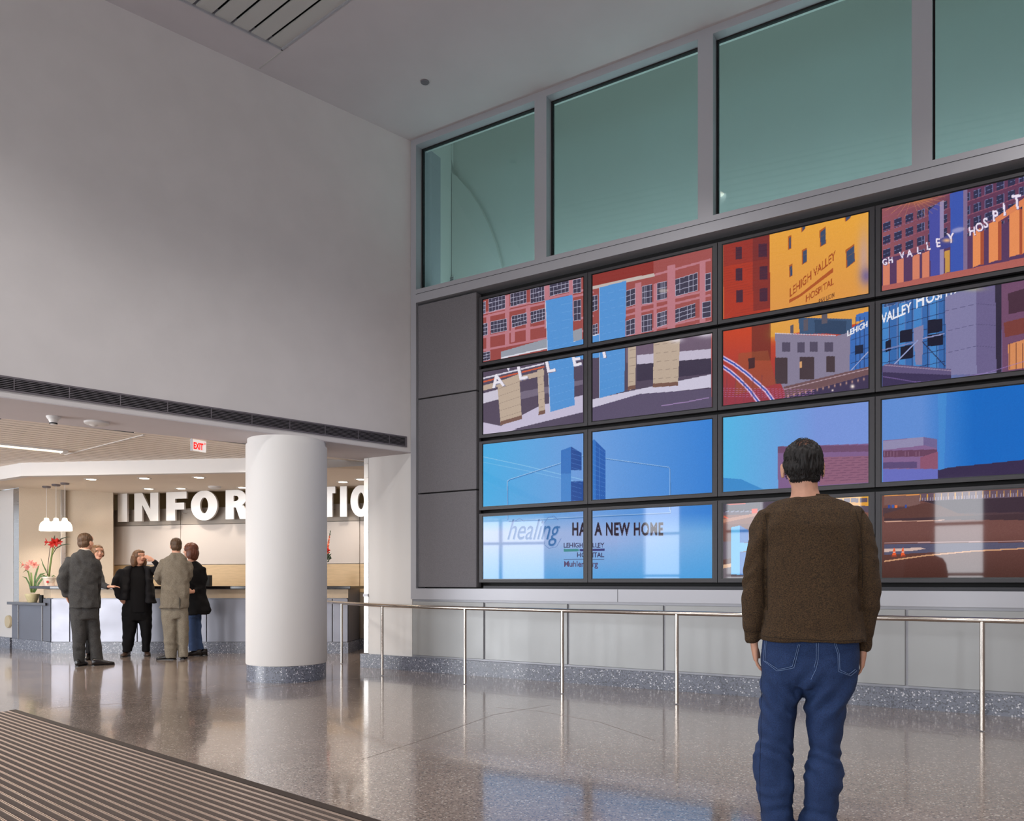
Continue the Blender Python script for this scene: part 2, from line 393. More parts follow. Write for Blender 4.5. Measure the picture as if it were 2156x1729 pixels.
# alcove ceiling + raised ceiling beyond, back hall
P0 = Vector((at(238, 14.4), 14.4)); P1 = Vector((at(800, 13.05), 13.05)); dP = (P1-P0).normalized(); nP = Vector((-dP.y, dP.x))
T0 = Vector((at(40, 13.27), 13.27)); T1 = Vector((at(139, 13.68), 13.68)); T2 = Vector((at(238, 14.0), 14.0))
front = [(Vector(p)+Vector((0, .05))) for p in BH]
ac = MB()
backp = [Vector((-15, 15.5)), Vector((-11, 14.9)), T0, T1, T2, P0-nP*.02, P0.lerp(P1, .6), P1+dP*1.5]
vs = [(p.x, p.y, z+.004) for p, z in zip(front, BZ)]+[(p.x, p.y, ZA) for p in backp]
# step up just behind the bulkhead
fr2 = [(p.x, p.y+.35, ZA-.0) for p in front]
ac.add(vs[:8]+fr2, [(i, i+1, 9+i, 8+i) for i in range(7)])
ac.add(fr2+vs[8:], [(i, i+1, 9+i, 8+i) for i in range(7)])
ac.add([(p[0], p[1], 3.0) for p in fr2]+[(p.x, p.y, 3.0) for p in backp], [(i, i+1, 9+i, 8+i) for i in range(7)])
struct('ceiling_alcove', ac, 'alcove')
struct('ceiling_hall', MB().prism([T2, P1+dP*1.5, (-1.5, 18), (-12, 18)], 3.15, 3.25), 'alcove')
struct('wall_back', MB().wallstrip((-12, 17.2), (-1.2, 16.2), .1, 0, 3.2), 'olive_dim')
struct('wall_hall', MB().wallstrip(P1+dP*1.5, (-1.2, 17), .1, 0, 3.2), 'tan')
# pier under the corner and the wall returning behind it
pr = MB().box(R_, -.75, 0, -.45, 0, 0, ZS)
struct('wall_pier', pr, 'column')
part_ = root('corner_guard', 'tall polished steel guard on the white pier beside the opening', 'corner guard', fp(R_, -.80, -.1, 0))
part(MB().box(R_, -.83, -.752, -.45, .004, .19, .96).box(R_, -.83, -.752, -.45, .004, .985, ZS), 'cover', 'steelpost', part_)
part(MB().box(R_, -.832, -.75, -.45, .02, .955, .99), 'band', 'frame', part_)
struct('wall_behind_pier', MB().box(R_, -.75, -.3, -5.5, -.46, 0, ZS), 'column')
# media wall --------------------------------------------------------------
UE = 7.15
wr = MB()
wr.box(R_, 0, 13, -.5, -.012, 0, .93)                     # backing behind steel panels
wr.box(R_, 0, UE+.1, -.5, .03, .93, 1.07)                 # grey band under the screens
wr.box(R_, 0, .085, -.5, .03, 1.07, ZC)                   # left edge
wr.box(R_, .085, UE+.1, -.5, .03, 4.76, 4.93)             # transom
wr.box(R_, UE, UE+.1, -.5, .03, 1.07, 4.76)
wr.box(R_, UE+.1, 13, -.5, 0, .93, ZC)
wr.box(R_, .085, UE+.1, -.15, .03, 6.80, ZC)               # head
struct('wall_right', wr, 'frame')
for k, (a, b_) in enumerate(((1.847, 2.006), (3.802, 3.962), (5.782, 5.945))):
    struct('trim_%d' % (8+k), MB().box(R_, a, b_, -.16, .03, 4.93, 6.80), 'frame')
struct('trim_11', MB().box(R_, .085, UE, -.5, -.16, 1.07, 4.76), 'black')
struct('trim_12', MB().box(R_, 1.09, UE, -.15, -.03, 1.07, 1.105), 'charcoal')
struct('trim_13', MB().box(R_, .085, UE+.05, .031, .033, 4.868, 4.872).box(R_, 2.9, 2.904, .031, .032, .93, 1.07), 'black')
# glazing with the gallery behind
edges = [.085, 1.847, 2.006, 3.802, 3.962, 5.782, 5.945, UE]
for k in range(4):
    a, b_ = edges[2*k], edges[2*k+1]
    g = root('window_%d' % (k+1), 'green tinted clerestory pane', 'window', fp(R_, a, -.1, 4.93)); g['kind'] = 'structure'
    del g['label']; del g['category']
    part(MB().box(R_, a, b_, -.115, -.10, 4.93, 6.80), 'pane', 'glass', g)
    part(MB().box(R_, a, b_, -.135, -.09, 6.785, 6.80).box(R_, a, a+.018, -.135, -.09, 4.93, 6.80), 'gasket', 'black', g)
M['gallery'] = mat('gallery_paint', (232, 232, 226), .9)
gl = MB().box(R_, -.75, 9, -1.85, -1.75, 4.5, 9.1).box(R_, -.75, -.60, -1.75, -.14, 4.5, 9.1).box(R_, -.6, 9, -1.75, -.52, 4.45, 4.5).box(R_, -.75, 9, -1.75, -.15, 9.0, 9.1).box(R_, 8.9, 9, -1.75, -.52, 4.5, 9.0).box(R_, -.75, 9, -.20, -.14, 6.81, 9.1)
struct('wall_gallery', gl, 'gallery')
# curved bulkhead in the gallery
def pixr(x, y, d):
    r = (x-CX)/F; o = C+NR*d; u = (r*o.y-o.x)/(UR.x-r*UR.y); Y = o.y+u*UR.y
    return u, H+(HY-y)*Y/F
ap = [pixr(x, y, -1.69) for x, y in ((876, 330), (925, 345), (958, 368), (985, 398), (1008, 432), (1028, 472), (1044, 515), (1056, 560), (1066, 625))]
ap += [(ap[-1][0]+.02, 4.51)]; na = len(ap)
vsx = [fp(R_, u, -1.69, z) for u, z in ap]+[fp(R_, -.59, -1.69, z) for u, z in ap]+[fp(R_, u, -1.76, z) for u, z in ap]
mb = MB().add(vsx, [(i, i+1, na+i+1, na+i) for i in range(na-1)]+[(i, i+1, 2*na+i+1, 2*na+i) for i in range(na-1)])
struct('trim_14', mb, 'gallery')
lightarea('gallery_fill', fp(R_, 4.2, -.95, 4.62), (0, 0, 1), 8.6, .6, 84, (.97, 1, 1)).rotation_euler = (PI, 0, math.atan2(UR.y, UR.x))  # unseen area light added low in the gallery to brighten its back wall
gu0, gz0 = pixr(921, 607, -1.67); gu1, gz1 = pixr(956, 581, -1.67)
gv = root('wall_grille', 'small white louvred grille behind the first green pane', 'vent', fp(R_, gu0, -1.67, gz0))
part(MB().box(R_, gu0, gu1, -1.69, -1.67, gz0-.1, gz1), 'frame', 'white', gv)
for k in range(9): part(MB().box(R_, gu0+.02, gu1-.02, -1.67, -1.662, gz1-.03-k*.03, gz1-.018-k*.03), 'louvre', 'vent', gv)
su, sz = pixr(930, 345, -1.67)
def disc_on_wall(u, z, d, r0, t): 
    return MB().rings([(fp(R_, u, d+e, z), Vector((UR.x*q, UR.y*q, 0)), Vector((0, 0, q))) for e, q in ((0, r0), (t*.6, r0), (t, r0*.6))], n=24)
so2 = root('sprinkler', 'small round sprinkler seen through the first green pane', 'sprinkler', fp(R_, su, -1.34, sz))
part(disc_on_wall(su, sz, -1.69, .045, .03), 'plate', 'white', so2, smooth='auto'); part(disc_on_wall(su, sz, -1.66, .016, .02), 'nozzle', 'dark', so2)
# steel cladding panels
seams = [.0, 1.13, 2.28, 3.43, 4.585, 5.74, 6.9, 8.05]
names = ['brushed steel wall panel next to the white pier', 'brushed steel wall panel behind the second pair of rail posts', 'brushed steel wall panel under the second screen column',
         'brushed steel wall panel below the orange picture', 'brushed steel wall panel mostly hidden behind the standing man', 'brushed steel wall panel behind the rail post at the far right end', 'brushed steel wall panel cut by the right picture edge']
for i in range(7):
    a, b_ = seams[i]+.012, seams[i+1]-.012
    o = MB().box(R_, a, b_, -.012, .012, .205, .90).build('cladding_sheet', 'steel', bevel=.004)
    tag(o, names[i], 'wall panel', 'steel panels along the media wall')
# terrazzo bases
struct('baseboard_right', MB().box(R_, -.86, 13, -.46, .045, 0, .182), 'base')
struct('baseboard_pier', MB().box(R_, -.865, -.70, -5.5, -.46, 0, .182), 'base')
# fabric panels
fz = [(1.085, 2.285, 'lowest of the three grey fabric panels beside the screens'), (2.30, 3.51, 'middle of the three grey fabric panels beside the screens'), (3.525, 4.73, 'topmost of the three grey fabric panels beside the screens')]
for z0, z1, lb in fz:
    o = MB().box(R_, .092, 1.003, -.12, .0, z0, z1).build('fabric_panel', 'fabric', bevel=.008); tag(o, lb, 'acoustic panel', 'grey fabric acoustic panels')
# enclosing walls behind the camera: glazed wall, right end wall
B_ = (Vector((0, 0)), UR, NR)
wb = MB().box(B_, -14, 16, WD, WD+.25, WH, ZC).box(B_, -14, 16, WD, WD+.25, 0, .12)
ed = [-14]+[v for a, b_ in WINS for v in (a, b_)]+[16]
for a, b_ in zip(ed[::2], ed[1::2]): wb.box(B_, a, b_, WD, WD+.25, .12, WH)
struct('wall_front', wb, 'plaster')
wm = MB()
for a, b_ in WINS:
    wm.box(B_, a, a+.06, WD-.04, WD+.1, .12, WH).box(B_, b_-.06, b_, WD-.04, WD+.1, .12, WH)
    for z in (.12, 1.3, 2.5): wm.box(B_, a, b_, WD-.04, WD+.1, z, z+.07)
struct('trim_15', wm, 'white')
struct('wall_end', MB().box(R_, 12.9, 13.1, 0, 16, 0, ZC), 'plaster')
# round column -------------------------------------------------------------
cc = (at(604, 9.2), 9.2)
cr = root('round_column', 'thick white round column standing on a grey terrazzo base', 'column', (cc[0], cc[1], 0))
part(MB().lathe((cc[0], cc[1], 0), [(.462, .19), (.468, .2), (.468, 2.76), (.468, 2.765)], 96), 'shaft', 'column', cr, smooth='auto')
part(MB().lathe((cc[0], cc[1], 0), [(.458, 0), (.458, .19)], 96), 'base', 'base', cr, smooth='auto')
part(MB().lathe((cc[0], cc[1], 0), [(.45, 2.765), (.45, ZS)], 96), 'capital', 'column', cr, smooth='auto')
# long linear vent on the high wall ---------------------------------------
vr = root('linear_vent', 'long grey slotted air vent running along the high plain wall', 'vent', fp(L_, 1, 0, 2.9))
part(MB().box(L_, .09, 12, .0, .012, 2.895, 2.912).box(L_, .09, 12, .0, .012, 3.015, 3.032).box(L_, .09, .115, 0, .012, 2.912, 3.015), 'frame', 'vent', vr)
part(MB().box(L_, .1, 12, .001, .003, 2.905, 3.02), 'backing', 'dark', vr)
for k in range(6): part(MB().box(L_, .115, 12, .003, .010, 2.921+k*.0165, 2.9265+k*.0165), 'blade', 'vent', vr)
for k in range(26): part(MB().box(L_, .35+k*.45, .358+k*.45, .003, .012, 2.912, 3.015), 'divider', 'vent', vr)
# handrail -----------------------------------------------------------------
posts = [fpt(719.5, 1398), fpt(804.7, 1423), fpt(979, 1441), fpt(1184, 1461), fpt(1425, 1483)]
q = Vector(fpt(2068, 1540)); p4 = Vector(posts[-1]); posts += [tuple((p4+q)/2), tuple(q)]
qn = q+(q-p4)/2; posts.append(tuple(qn))
pw = [Vector(p) for p in posts]
path = [pw[0]+(pw[0]-pw[1])*1.2, pw[0]+(pw[0]-pw[1])*.5, pw[0]]
for a, b_ in zip(pw[:-1], pw[1:]):
    path += [a.lerp(b_, .5), b_]
# smooth the bend
for _ in range(3):
    path = [path[0]]+[(path[i-1]+path[i]*4+path[i+1])/6 for i in range(1, len(path)-1)]+[path[-1]]
hr = root('handrail', 'long brushed steel handrail on posts in front of the screens', 'handrail', (pw[1].x, pw[1].y, 0))
part(MB().tube([(p.x, p.y, .857) for p in path], .0215, 16), 'rail', 'chrome', hr, smooth='auto')
for p in pw:
    po = part(MB().tube([(p.x, p.y, .008), (p.x, p.y, .85)], .0185, 16), 'post', 'chrome', hr, smooth='auto')
    fo = MB().lathe((p.x, p.y, 0), [(.055, 0), (.055, .004), (.05, .007), (.024, .009), (.02, .018)], 24).build('flange', 'chrome', smooth='auto')
    fo.parent = po; fo.matrix_parent_inverse = Matrix.LocRotScale(hr.location, None, None).inverted()
# entrance mat ---------------------------------------------------------------
m0 = Vector(fpt(22, 1498)); m1 = Vector(fpt(760, 1729)); dm = (m1-m0).normalized(); nm = Vector((dm.y, -dm.x))
if nm.y > 0: nm = -nm
mr_ = root('entrance_mat', 'large ribbed entrance mat with pale metal rails sunk in the floor', 'mat', (m0.x, m0.y, 0))
part(MB().prism([m0, m0+dm*8, m0+dm*8+nm*7, m0+nm*7], -.001, .003), 'carpet', 'rubber', mr_)
part(MB().prism([m0-nm*.055-dm*.04, m0+dm*8-nm*.055, m0+dm*8, m0-dm*.04], -.001, .006), 'border', 'matedge', mr_)
for k in range(100):
    o = nm*(.012+k*.052)
    for e in (0, .011):
        pass
    mb = MB().prism([m0+o, m0+o+dm*8, m0+o+dm*8+nm*.0038, m0+o+nm*.0038], .0, .0075)
    mb.prism([m0+o+nm*.0085, m0+o+dm*8+nm*.0085, m0+o+dm*8+nm*.0123, m0+o+nm*.0123], .0, .0075)
    part(mb, 'rail', 'matrail', mr_)
for k, (u_, b_) in enumerate(((3.0, 3.2), (7.5, 2.6), (1.0, 6.5), (6.0, 6.5), (10.5, 5.0))):
    p = fp(R_, u_, b_, ZC); t = root('atrium_light', 'round recessed downlight in the high ceiling', 'ceiling light', p, group='recessed downlights in the high ceiling')
    part(MB().lathe((p.x, p.y, ZC-.012), [(.12, 0), (.13, .013)], 32), 'trim_ring', 'white', t, smooth='auto'); part(MB().lathe((p.x, p.y, ZC-.014), [(.09, 0), (.09, .001)], 32), 'lens', 'lamp', t)
# ------------------------------------------------------------------ the sixteen displays and the pictures they show
def pixR(x, y, d=-.03):
    r = (x-CX)/F; o = C+NR*d
    # o.x+u*UR.x = r*(o.y+u*UR.y)
    u = (r*o.y-o.x)/(UR.x-r*UR.y); Y = o.y+u*UR.y
    return u, H+(HY-y)*Y/F
def uzpix(u, z, d=-.03):
    X = C.x+NR.x*d+u*UR.x; Y = C.y+NR.y*d+u*UR.y
    return CX+F*X/Y, HY-F*(z-H)/Y
GX, GY = 264, 150
class Picture:
    """colours on the vertices of one display, painted in the coordinates of the drawing"""
    def __init__(s, u0, u1, z0, z1):
        U, Z = np.meshgrid(np.linspace(u0, u1, GX), np.linspace(z0, z1, GY)); s.U, s.Z = U, Z
        s.x, s.y = uzpix(U, Z); s.c = np.zeros(U.shape+(3,))
    def grad(s, f): s.c[:] = f(s.x, s.y)
    def mask(s, pts):
        P = np.array(pts, float); x0, y0 = P.min(0); x1, y1 = P.max(0)
        m = np.zeros(s.x.shape, bool)
        bb = (s.x >= x0) & (s.x <= x1) & (s.y >= y0) & (s.y <= y1)
        if not bb.any(): return m
        X = s.x[bb]; Y = s.y[bb]; ins = np.zeros(X.shape, bool); n = len(P)
        for i in range(n):
            ax, ay = P[i]; bx, by = P[(i+1) % n]
            if ay == by: continue
            ins ^= ((ay > Y) != (by > Y)) & (X < (bx-ax)*(Y-ay)/(by-ay)+ax)
        m[bb] = ins; return m
    def poly(s, pts, c, a=1.0):
        m = s.mask(pts)
        if m.any(): s.c[m] = s.c[m]*(1-a)+np.array(c)*a
    def line(s, p, q, wd, c, a=1.0):
        p = np.array(p, float); q = np.array(q, float); d = q-p; L = np.hypot(*d); n = np.array((-d[1], d[0]))/L*wd/2
        s.poly([p+n, q+n, q-n, p-n], c, a)
    def pline(s, pts, wd, c, a=1.0):
        for p, q in zip(pts[:-1], pts[1:]): s.line(p, q, wd, c, a)
    def glow(s, p, rx, ry, c, a=1.0, rot=0):
        dx = s.x-p[0]; dy = s.y-p[1]; cr, sr = math.cos(rot), math.sin(rot)
        g = np.exp(-(((dx*cr+dy*sr)/rx)**2+((-dx*sr+dy*cr)/ry)**2))[..., None]*a
        s.c = s.c*(1-g)+np.array(c)*g
    def text(s, st, p, size, c, ang=0, shear=0, off=.0, sx=1.0, a=1.0, key={}, spacing=1, vs=0):
        k = (st, shear, off, spacing)
        if k not in key:
            me = text_mesh(st, 1, 0, off, shear, spacing=spacing); me.calc_loop_triangles()
            v = [(q.co.x, q.co.y) for q in me.vertices]; key[k] = (np.array(v), [tuple(t.vertices) for t in me.loop_triangles])
        V, T = key[k]; ca, sa = math.cos(ang), math.sin(ang)
        X = V[:, 0]*size*sx; Y = V[:, 1]*size
        # vs = 1: only the baseline climbs, the strokes stay upright
        if vs: px = p[0]+X*ca; py = p[1]-X*sa-Y
        else: px = p[0]+X*ca-Y*sa; py = p[1]-X*sa-Y*ca
        for t in T: s.poly([(px[i], py[i]) for i in t], c, a)
    def noise(s, amt, seed=0):
        r = np.random.default_rng(seed); s.c += r.normal(0, amt, s.c.shape[:2])[..., None]; s.c = s.c*.93
def lerpc(a, b, t): return np.array(a)[None, None]*(1-t[..., None])+np.array(b)[None, None]*t[..., None]
def k4(x, y): return (860+x/3.08, 540+y/3.08)       # drawing sheets
def k5(x, y): return (860+x/3.08, 900+y/3.08)
def k6(x, y): return (1500+x/3.262, 330+y/3.262)
def k7(x, y): return (1500+x/3.287, 820+y/3.287)
def K(k, *p): return [k(*q) for q in p]
def panes(s, q, nx, ny, dark, bar, wd, k, seed=0):
    """a window: four corners (tl,tr,br,bl), nx x ny panes"""
    q = [np.array(k(*p)) for p in q]; s.poly(q, dark)
    for i in range(nx+1):
        t = i/nx; s.line(q[0]*(1-t)+q[1]*t, q[3]*(1-t)+q[2]*t, wd*.7, bar, .75)
    for j in range(ny+1):
        t = j/ny; s.line(q[0]*(1-t)+q[3]*t, q[1]*(1-t)+q[2]*t, wd, bar, .9)
def paint_brick(s):                                   # upper left: brick front with the big blue H
    s.grad(lambda x, y: lerpc((150, 70, 66), (160, 82, 80), np.clip((x-1000)/500, 0, 1)))
    pink = (188, 122, 132); dk = (62, 58, 78); bar = (196, 194, 218)
    for a, b in (((480, 392), (1200, 232)), ((480, 372), (1200, 205)), ((480, 525), (1200, 385)), ((480, 610), (1200, 470)), ((1400, 385), (1960, 250)), ((1400, 345), (1960, 215)), ((1400, 560), (1960, 420)), ((1400, 515), (1960, 385)), ((1560, 130), (1960, 20))):
        s.line(k4(*a), k4(*b), 4.5, pink)
    for x0, x1, y0, y1 in ((625, 655, 255, 590), (665, 690, 400, 560), (882, 912, 190, 470), (760, 790, 320, 560), (1040, 1066, 150, 500), (505, 530, 380, 640), (1470, 1510, 175, 560), (1680, 1730, 60, 480), (1890, 1925, 30, 440), (1590, 1610, 180, 500)):
        s.poly(K(k4, (x0, y0), (x1, y0-8), (x1, y1-8), (x0, y1)), pink)
    for q in (((478, 300), (500, 292), (500, 368), (478, 374)), ((520, 275), (626, 250), (626, 335), (522, 362)), ((660, 244), (765, 220), (765, 300), (662, 326)), ((790, 214), (880, 190), (882, 285), (792, 306)), ((915, 176), (1040, 146), (1040, 228), (917, 258)), ((1066, 155), (1118, 140), (1118, 232), (1068, 240)),
              ((482, 440), (512, 432), (512, 508), (482, 515)), ((533, 425), (636, 402), (638, 480), (535, 500)), ((670, 388), (766, 366), (768, 436), (672, 462)), ((792, 360), (886, 336), (886, 410), (794, 434)), ((1070, 290), (1118, 280), (1118, 412), (1072, 418)), ((480, 625), (528, 615), (530, 668), (480, 680)),
              ((1190, 258), (1226, 250), (1226, 345), (1190, 360)), ((1410, 225), (1470, 205), (1470, 310), (1410, 330)), ((1515, 195), (1580, 180), (1580, 300), (1515, 310)), ((1612, 175), (1676, 160), (1676, 270), (1612, 285)), ((1730, 150), (1875, 105), (1875, 220), (1732, 258)), ((1925, 115), (1960, 105), (1960, 215), (1925, 225)),
              ((1410, 420), (1468, 400), (1468, 500), (1410, 515)), ((1512, 385), (1580, 370), (1580, 480), (1512, 495)), ((1612, 370), (1676, 350), (1676, 440), (1612, 460)), ((1730, 345), (1860, 305), (1860, 390), (1730, 430)), ((1195, 445), (1226, 436), (1226, 510), (1195, 515)), ((1905, 300), (1960, 288), (1960, 390), (1905, 400))):
        panes(s, q, 5 if q[1][0]-q[0][0] > 60 else 2, 3, dk, bar, 1.0, k4)
    s.poly(K(k4, (1183, 100), (1590, 0), (1590, 115), (1183, 200)), (140, 50, 44)); s.poly(K(k4, (1183, 196), (1590, 108), (1600, 130), (1183, 215)), (196, 182, 176))
    s.poly(K(k4, (600, 618), (890, 535), (1125, 465), (1125, 540), (900, 600), (600, 662)), (150, 156, 168))
    s.line(k4(600, 660), k4(1125, 545), 3, (222, 222, 232)); s.line(k4(1183, 520), k4(1240, 505), 4, (215, 215, 228))
    # lower storey
    s.poly(K(k4, (470, 745), (1130, 605), (1960, 440), (1970, 1180), (470, 1180)), (84, 72, 92))
    s.poly(K(k4, (1410, 560), (1960, 480), (1960, 690), (1410, 690)), (110, 92, 112))
    s.poly(K(k4, (1480, 640), (1960, 600), (1960, 660), (1480, 700)), (196, 188, 208)); s.poly(K(k4, (1480, 700), (1960, 660), (1960, 760), (1480, 810)), (62, 54, 74))
    s.poly(K(k4, (480, 838), (880, 738), (880, 770), (480, 872)), (190, 168, 152)); s.line(k4(480, 815), k4(880, 715), 3.2, (202, 92, 62)); s.line(k4(480, 792), k4(880, 695), 3.2, (214, 210, 224))
    s.poly(K(k4, (480, 890), (590, 860), (590, 925), (480, 955)), (206, 200, 216))
    s.poly(K(k4, (720, 880), (1130, 800), (1130, 830), (720, 930)), (150, 140, 160), .5)
    s.poly(K(k4, (480, 1075), (600, 1100), (860, 965), (1130, 900), (1130, 1020), (480, 1170)), (198, 190, 214))
    s.poly(K(k4, (640, 1130), (1130, 1010), (1130, 1180), (500, 1190), (480, 1165)), (84, 74, 96)); s.poly(K(k4, (480, 1080), (700, 1120), (560, 1175), (480, 1175)), (200, 190, 214))
    s.poly(K(k4, (1180, 930), (1500, 860), (1960, 765), (1960, 850), (1500, 900), (1180, 985)), (206, 200, 220))
    s.poly(K(k4, (1180, 985), (1500, 892), (1960, 858), (1960, 1000), (1180, 1090)), (92, 82, 108)); s.pline(K(k4, (1640, 968), (1800, 945), (1950, 915)), 2, (170, 140, 190), .8)
    for q in (((575, 815), (718, 762), (735, 1055), (598, 1095)), ((835, 738), (875, 727), (886, 1020), (846, 1030)), ((1590, 520), (1762, 500), (1748, 838), (1586, 850)), ((1425, 560), (1476, 550), (1472, 858), (1425, 868))):
        s.poly(K(k4, *q), (190, 170, 152)); b = q[2:]
        s.poly(K(k4, (q[3][0], q[3][1]-25), (q[2][0], q[2][1]-25), (q[2][0]+2, q[2][1]), (q[3][0]-4, q[3][1])), (120, 88, 78))
        for j in range(1, 6):
            t = j/6; s.line(k4(q[0][0]*(1-t)+q[3][0]*t, q[0][1]*(1-t)+q[3][1]*t), k4(q[1][0]*(1-t)+q[2][0]*t, q[1][1]*(1-t)+q[2][1]*t), .6, (120, 104, 96), .7)
    blue = (84, 148, 214)
    for q in (((888, 285), (1063, 248), (1077, 965), (918, 1010)), ((1063, 556), (1240, 505), (1240, 655), (1070, 672)), ((1238, 202), (1412, 158), (1400, 875), (1238, 920))):
        s.poly(K(k4, *q), blue)
    for q in (((888, 285), (918, 1010)), ((1238, 202), (1238, 920))): s.line(k4(*q[0]), k4(*q[1]), 1.4, (190, 200, 222))
    for j in range(1, 14):
        t = j/14; s.line(k4(889+28*t, 285+725*t), k4(1063+14*t, 248+717*t), .5, (110, 166, 224), .8); s.line(k4(1238, 202+718*t), k4(1412-12*t, 158+717*t), .5, (110, 166, 224), .8)
    for ch, x, y, sz in (('A', 548, 850, 36), ('L', 715, 800, 38), ('L', 895, 752, 38), ('E', 1066, 712, 38), ('Y', 1240, 660, 36), ('V', 635, 742, 15)):
        s.text(ch, (k4(x+5, y+4)), sz, (120, 120, 150), .2, off=.03); s.text(ch, k4(x, y), sz, (236, 230, 240), .2, off=.03)
    s.glow(k4(1920, 500), 22, 8, (230, 224, 236), .9); s.glow(k4(1735, 540), 14, 6, (230, 224, 236), .8)
def paint_tower(s):                                   # upper right: orange tower, evening entrance
    s.grad(lambda x, y: lerpc((236, 168, 58), (222, 150, 70), np.clip((y-430)/220, 0, 1)))
    s.poly(K(k6, (50, 300), (388, 300), (400, 1160), (50, 1200)), (172, 54, 34)); s.poly(K(k6, (50, 300), (388, 300), (390, 700), (50, 760)), (138, 48, 44), .6)
    s.poly(K(k6, (50, 590), (75, 580), (80, 1115), (50, 1115)), (222, 110, 60)); s.poly(K(k6, (275, 540), (390, 505), (398, 1040), (280, 1060)), (84, 36, 44), .45)
    for q in ((158, 202, 622), (160, 205, 768), (164, 208, 918)): s.poly(K(k6, (q[0], q[2]), (q[1], q[2]-4), (q[1], q[2]+82), (q[0], q[2]+84)), (66, 34, 52))
    for q in ((318, 376, 600), (322, 378, 755), (325, 380, 905)): s.poly(K(k6, (q[0], q[2]), (q[1], q[2]-6), (q[1], q[2]+88), (q[0], q[2]+90)), (70, 34, 54))
    for j in range(30): s.line(k6(70, 620+j*17), k6(388, 560+j*17), .5, (110, 40, 40), .35)
    for a in (((518, 548), (541, 538), (541, 632), (520, 640)), ((613, 642), (648, 625), (648, 724), (616, 742)), ((525, 748), (548, 733), (550, 818), (527, 830)), ((735, 508), (778, 478), (780, 598), (738, 622)), ((610, 470), (638, 462), (638, 495), (612, 520)), ((915, 640), (975, 598), (978, 722), (918, 768)), ((908, 395), (968, 380), (945, 425), (912, 450))):
        s.poly(K(k6, *a), (172, 88, 34)); b = [(p[0]+(3 if i in (0, 3) else -1)+4*(i in (0, 3)), p[1]+(12 if i < 2 else -6)) for i, p in enumerate(a)]
        s.poly(K(k6, *b), (58, 74, 104)); s.line(k6((a[0][0]+a[3][0])/2, (a[0][1]+a[3][1])/2-8), k6((a[1][0]+a[2][0])/2, (a[1][1]+a[2][1])/2-8), .8, (120, 90, 60))
    tc = (164, 72, 26)
    s.text('LEHIGH VALLEY', k6(528, 968), 25.5, tc, math.radians(40), off=.02, sx=.70, vs=1)
    s.poly(K(k6, (527, 982), (600, 945), (830, 762), (830, 792), (600, 965), (527, 1006)), (176, 84, 34))
    s.text('HOSPITAL', k6(640, 1000), 20, tc, math.radians(33), off=.02, sx=.78, vs=1)
    s.text('PAVILION', k6(730, 1012), 14, (110, 60, 30), math.radians(25), off=.02, sx=.6, vs=1)
    s.glow(k6(1040, 700), 12, 60, (190, 160, 170), .7); s.glow(k6(1060, 820), 14, 18, (100, 90, 150), .8)
